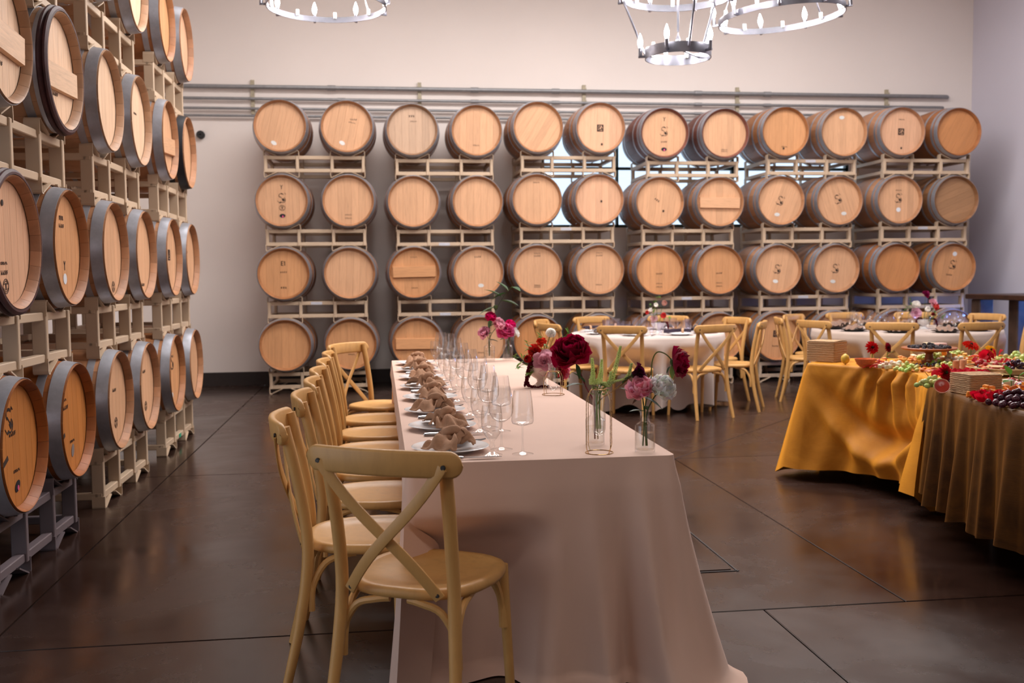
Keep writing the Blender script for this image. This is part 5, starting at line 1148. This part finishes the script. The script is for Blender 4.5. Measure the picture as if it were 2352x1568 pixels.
# serving boards under the food
for k, (x, y, a, L, Wd, c, lab) in enumerate(((3.35, 5.98, -.35, .62, .30, srgb(150, 96, 58), 'brown wooden serving board under the cake stand'), (3.95, 5.95, -.05, .62, .46, srgb(206, 168, 124), 'pale wooden serving board at the back of the buffet'), (3.62, 5.52, .15, .60, .36, srgb(226, 206, 182), 'parchment-lined serving board in the middle of the buffet'),
        (3.74, 5.60, .1, .50, .34, srgb(150, 96, 58), 'brown wooden serving board under the strawberries'), (3.02, 4.28, 1.25, .62, .36, srgb(214, 186, 150), 'rattan-coloured serving board under the cheddar cubes'), (3.22, 5.12, .7, .50, .28, srgb(226, 206, 182), 'parchment-lined serving board at the bend'), (3.98, 5.86, 0, .34, .50, srgb(206, 168, 124), 'pale serving board at the far back corner'))):
    L, Wd = L*.74, Wd*.74
    one('serving_board', B().rings([[(p[0]*f, p[1]*f, z) for p in rounded(-L/2, L/2, -Wd/2, Wd/2, .04, 4)] for f, z in ((.99, 0), (1, .002), (1, .007), (.99, .009))], cap=True).mesh('serving_board', M['matte'], True, 40), lab, 'board', (x, y, ZB-.001+.0006*k), (0, 0, a), None, None, c)
# loose items in heaps
def cube_b(s=1): return B().bbox((0, 0, s/2), (s, s, s), .08)
ME = {'cheddar_cube': cube_b().mesh('cheddar_cube', M['food'], False), 'white_cheese_cube': cube_b().mesh('white_cheese_cube', M['food'], False),
      'strawberry': B().lathe([(.001, 0), (.25, .1), (.45, .4), (.5, .75), (.4, .98), (.15, 1.05), (.001, 1.0)], 12).mesh('berry', M['food'], True, 60),
      'apricot': B().ball((0, 0, .22), .6, 10, 6, (1, .9, .38)).mesh('dried_apricot', M['food']), 'salami_slice': B().lathe([(.001, 0), (1, .0), (1, .08), (.001, .1)], 20).mesh('salami_slice', M['food'], True, 40),
      'cracker': B().lathe([(.001, .0), (.96, 0), (1, .06), (.96, .12), (.001, .14)], 18).mesh('cracker', M['food'], True, 40), 'olive': B().ball((0, 0, .5), .5, 8, 6, (1, 1, 1.25)).mesh('olive', M['glossy']), 'pepper_strip': B().tube(smooth_path([(-1, 0, .15), (-.4, .1, .35), (.4, .1, .35), (1, 0, .15)], 4), [.08]+[.16]*11+[.07], 6).mesh('pepper_strip', M['glossy']),
      'carrot': B().tube([(-1, 0, .12), (0, .05, .14), (1, 0, .10)], [.13, .11, .05], 8).mesh('carrot', M['food']), 'mozzarella': B().ball((0, 0, .45), .5, 10, 7).mesh('mozzarella', M['food']), 'apple_wedge': B().rings([[(0, -1, 0), (0, -.7, .5), (0, 0, .7), (0, .7, .5), (0, 1, 0)], [(.5, -1, .05), (.45, -.6, .3), (.4, 0, .38), (.45, .6, .3), (.5, 1, .05)]], cap=True).mesh('apple_wedge', M['glossy'], True, 40), 'rose_petal': petal_b(1, .55, .5, .3, .06, 6, 7).mesh('rose_petal', M['petal'], True, 80)}
ME_CALYX = B().rings([[(.12*math.cos(a), .12*math.sin(a), 1.05) for a in [2*PI*k/12 for k in range(12)]], [((.45 if k % 2 else .2)*math.cos(2*PI*k/12), (.45 if k % 2 else .2)*math.sin(2*PI*k/12), .98) for k in range(12)]], cap=False).mesh('calyx', M['leaf'], True, 80)
def heap(kind, c, n, size, col, label, cat, sx, sy, h=1, seed=0, flat=True):
    rr = random.Random(seed+1000)
    for k in range(n):
        x, y = rr.gauss(0, sx), rr.gauss(0, sy); q = math.exp(-(x/sx)**2*.4-(y/sy)**2*.4); z = ZB+size*h*.8*q*rr.choice((0, 0, 1, 1, 2))*.5
        rot = (rr.uniform(-.25, .25), rr.uniform(-.25, .25), rr.uniform(0, 6)) if kind not in ('strawberry',) else (rr.uniform(1.2, 2.0), 0, rr.uniform(0, 6))
        if kind == 'strawberry':
            t = thing('strawberry', label, cat, (c[0]+x, c[1]+y, z+size*.4), rot, label); part('berry', ME['strawberry'], t, sc=size, color=tuple(v*rr.uniform(.8, 1.1) for v in col)); part('calyx', ME_CALYX, t, sc=size, color=srgb(96, 130, 50))
        else: one(next((w for q, w in (('blueberry', 'blueberry'), ('cherry', 'cherry'), ('apricot', 'dried_apricot'), ('mozzarella', 'mozzarella_ball')) if q in label), kind), ME[kind], label, cat, (c[0]+x, c[1]+y, z), rot, label, size, tuple(v*rr.uniform(.85, 1.1) for v in col))
OR, YO, WH, RD_ = srgb(246, 158, 44), srgb(240, 176, 70), srgb(240, 224, 188), srgb(186, 20, 32)
heap('cheddar_cube', (2.815, 4.345), 22, .024, OR, 'orange cheddar cube heaped in front of the second jute box', 'cheese', .045, .028, 2, 1)
heap('cheddar_cube', (3.30, 5.93), 22, .022, YO, 'yellow cheese cube heaped in front of the cake stand', 'cheese', .05, .035, 2, 2)
heap('cheddar_cube', (3.72, 6.05), 26, .024, YO, 'yellow cheese cube heaped behind the apple wedges', 'cheese', .10, .06, 2, 3)
heap('cheddar_cube', (3.02, 4.36), 26, .026, OR, 'orange cheddar cube behind the big dark grapes', 'cheese', .05, .07, 2, 4)
heap('white_cheese_cube', (3.12, 5.78), 14, .022, WH, 'white cheese cube beside the green grapes on the gold cloth', 'cheese', .035, .03, 2, 5)
heap('mozzarella', (3.17, 5.86), 8, .030, srgb(244, 236, 214), 'small mozzarella ball beside the yellow cheese', 'cheese', .03, .025, 1.5, 6)
heap('white_cheese_cube', (3.62, 5.62), 20, .026, WH, 'white cheese piece in the middle of the buffet', 'cheese', .08, .05, 1.5, 7)
heap('white_cheese_cube', (3.06, 4.54), 14, .030, srgb(240, 230, 206), 'white cheese piece beside the radish', 'cheese', .05, .05, 1.5, 8)
heap('carrot', (3.20, 6.08), 18, .034, srgb(232, 106, 30), 'orange carrot stick beside the terracotta bowl', 'carrot', .05, .04, 1.5, 9)
heap('pepper_strip', (3.08, 5.86), 16, .028, srgb(200, 36, 24), 'red pepper strip in front of the terracotta bowl', 'pepper', .035, .03, 2, 10)
heap('apricot', (3.28, 5.55), 20, .026, srgb(222, 124, 40), 'dried apricot beside the green grapes', 'fruit', .06, .05, 1.5, 11)
heap('apricot', (3.30, 5.32), 16, .026, srgb(232, 96, 30), 'dried apricot between the petals and the rattan tray', 'fruit', .08, .05, 1.2, 12)
heap('olive', (3.40, 5.85), 34, .013, srgb(30, 26, 44), 'blueberry in front of the cake stand', 'berry', .07, .03, 1.5, 13)
heap('olive', (3.62, 5.82), 20, .016, srgb(54, 18, 36), 'dark cherry beside the apple wedges', 'cherry', .06, .03, 1.5, 14)
heap('rose_petal', (3.22, 5.22), 26, .045, srgb(196, 16, 44), 'crimson rose petal scattered at the bend of the buffet', 'petal', .07, .06, .5, 15)
heap('rose_petal', (2.775, 4.20), 30, .045, srgb(196, 16, 40), 'crimson rose petal beside the big dark grapes', 'petal', .04, .05, .5, 16)
heap('salami_slice', (3.08, 5.03), 12, .032, srgb(196, 110, 120), 'pink salami slice beside the crimson petals', 'meat', .035, .03, .5, 17)
heap('salami_slice', (3.55, 5.30), 16, .030, srgb(186, 90, 92), 'salami slice behind the jute box', 'meat', .08, .04, .5, 18)
heap('strawberry', (3.76, 5.63), 26, .034, RD_, 'red strawberry heaped behind the crackers', 'strawberry', .10, .07, 1, 19)
heap('strawberry', (3.16, 4.66), 12, .034, RD_, 'red strawberry beside the basil leaf', 'strawberry', .04, .04, 1, 20)
heap('cracker', (3.58, 5.34), 34, .034, srgb(222, 180, 124), 'round cracker on the rattan tray', 'cracker', .10, .06, .6, 21)
heap('apple_wedge', (3.50, 5.88), 9, .032, srgb(160, 196, 80), 'green apple wedge in front of the cake stand', 'fruit', .05, .03, 1, 22)
heap('carrot', (3.95, 5.75), 20, .036, srgb(240, 130, 40), 'orange carrot stick at the back of the buffet', 'carrot', .12, .06, 1.5, 23)
heap('white_cheese_cube', (3.92, 6.08), 14, .026, srgb(236, 214, 160), 'pale cheese piece at the back of the buffet', 'cheese', .08, .05, 1.2, 24)
heap('cheddar_cube', (3.52, 5.62), 18, .026, YO, 'yellow cheese cube in front of the strawberry heap', 'cheese', .08, .05, 1.5, 25)
heap('olive', (3.50, 5.50), 26, .018, srgb(44, 16, 40), 'dark olive beside the black grapes', 'olive', .08, .05, 1.5, 26)
tr = thing('rattan_tray', 'round rattan tray of crackers behind the second jute box', 'tray', (3.60, 5.36, ZB+.010))
part('tray_base', B().lathe([(.001, .002), (.22, .002), (.225, .006), (.001, .008)], 40).mesh('tray_base', M['rattan']), tr)
for k in range(3): part('tray_coil', B().tube(circ(.222, .008+k*.010, 48), .006, 6).mesh('tray_coil', M['rattan']), tr)
# wooden skewers upright, basil, radish
for k, (x, y) in enumerate(((3.32, 5.42), (3.39, 5.46))): one('biscuit_stick', B().lathe([(.001, 0), (.017, 0), (.019, .06), (.018, .075), (.012, .076), (.001, .07)], 14).mesh('biscuit_stick', M['food'], True, 50), ('tan' if k == 0 else 'pale peach') + ' upright biscuit stick behind the second jute box', 'biscuit', (x, y, ZB), color=(srgb(196, 134, 92), srgb(226, 170, 134))[k])
for k, (x, y, z, d, w) in enumerate(((3.02, 4.46, .08, (-.9, -.4, .1), 'lying over the cheddar'), (3.08, 4.56, .10, (-.5, -.2, .8), 'standing above the radish'), (3.14, 4.58, .09, (.6, -.4, .5), 'beside the strawberry'))):
    t = thing('basil_leaf', 'bright green basil leaf ' + w, 'leaf', (x, y, ZB)); leaf(t, (0, 0, z-.02), d, .07, 1, srgb(86, 140, 40)); part('stem', B().tube([(0, 0, 0), (0, 0, z-.02)], .002, 6).mesh('stem', M['stem']), t, color=srgb(110, 150, 60))
one('radish', B().ball((0, 0, .026), .027, 14, 9, (1.1, 1, .96)).mesh('radish', M['glossy']), 'shiny magenta radish beside the basil', 'radish', (3.11, 4.52, ZB), color=srgb(176, 20, 60))
one('plum', B().ball((0, 0, .028), .029, 14, 9).mesh('plum', M['glossy']), 'dark purple plum behind the cheddar cubes', 'plum', (3.055, 4.435, ZB), color=srgb(56, 20, 36))
# greenery and small cups seen at the back
for k, (x, y) in enumerate(((3.95, 5.95), (4.00, 5.90))): one('dip_cup', B().lathe([(.001, 0), (.022, 0), (.026, .03), (.024, .03), (.02, .006), (.001, .006)], 16).mesh('dip_cup', M['china'], True, 40), 'small white dip cup at the back of the buffet', 'cup', (x, y, ZB), group='dip cups')

# more loose food spread over the back of the buffet
for k, (kd, c, n, sz, col, lab, cat, sx, sy) in enumerate((
    ('apricot', (3.42, 6.28), 16, .028, srgb(236, 150, 60), 'dried apricot behind the cake stand', 'fruit', .08, .03), ('white_cheese_cube', (3.70, 6.28), 18, .028, srgb(244, 222, 180), 'cream cheese piece behind the cake stand', 'cheese', .09, .04),
    ('cheddar_cube', (3.95, 6.22), 22, .028, srgb(244, 168, 60), 'orange cheese cube at the rear edge of the buffet', 'cheese', .10, .05), ('strawberry', (3.64, 5.52), 14, .036, srgb(190, 22, 30), 'red strawberry beside the black grapes', 'strawberry', .10, .06),
    ('cheddar_cube', (3.72, 6.18), 20, .028, srgb(240, 150, 46), 'orange cheese cube between the red and green grapes', 'cheese', .07, .08), ('salami_slice', (3.40, 5.52), 20, .032, srgb(196, 96, 92), 'salami slice in the middle of the buffet', 'meat', .09, .05),
    ('pepper_strip', (3.74, 5.88), 16, .034, srgb(226, 84, 30), 'orange pepper strip behind the apple wedges', 'pepper', .06, .05), ('carrot', (3.58, 5.72), 18, .036, srgb(240, 150, 50), 'orange carrot stick in the middle of the buffet', 'carrot', .07, .04),
    ('rose_petal', (3.74, 5.73), 18, .05, srgb(186, 16, 36), 'crimson rose petal beside the strawberries', 'petal', .08, .06), ('olive', (3.86, 5.60), 24, .018, srgb(46, 20, 40), 'black olive in the middle of the buffet', 'olive', .06, .04),
    ('apple_wedge', (4.12, 6.06), 12, .036, srgb(170, 200, 90), 'green apple wedge at the back of the buffet', 'fruit', .06, .05), ('apricot', (3.45, 5.42), 16, .028, srgb(226, 110, 36), 'dried apricot between the petals and the cheese', 'fruit', .05, .05),
    ('mozzarella', (3.62, 6.02), 14, .034, srgb(244, 234, 208), 'mozzarella ball at the back of the buffet', 'cheese', .07, .04), ('cracker', (3.46, 5.24), 24, .036, srgb(226, 186, 132), 'round cracker lying in front of the rattan tray', 'cracker', .09, .05),
    ('cheddar_cube', (3.06, 4.66), 18, .027, srgb(240, 150, 46), 'orange cheese cube between the tray and the jute box', 'cheese', .05, .06), ('pepper_strip', (2.91, 4.27), 20, .034, srgb(232, 120, 30), 'orange pepper strip beside the plum', 'pepper', .05, .04),
    ('apricot', (2.95, 4.37), 22, .03, srgb(240, 140, 40), 'dried apricot behind the orange cheddar', 'fruit', .06, .06), ('white_cheese_cube', (3.08, 4.60), 16, .03, srgb(244, 230, 200), 'cream cheese piece near the dried apricots', 'cheese', .05, .05))):
    heap(kd, c, n, sz, col, lab, cat, sx, sy, 1.8, 60+k)
grapes((3.97, 5.72, ZB+.01), 28, .015, GG, 'green grape bunch on the pale far board', .07, 21)
grapes((3.62, 6.20, ZB+.01), 24, .0145, GG, 'green grape bunch behind the yellow cheese', .06, 22)
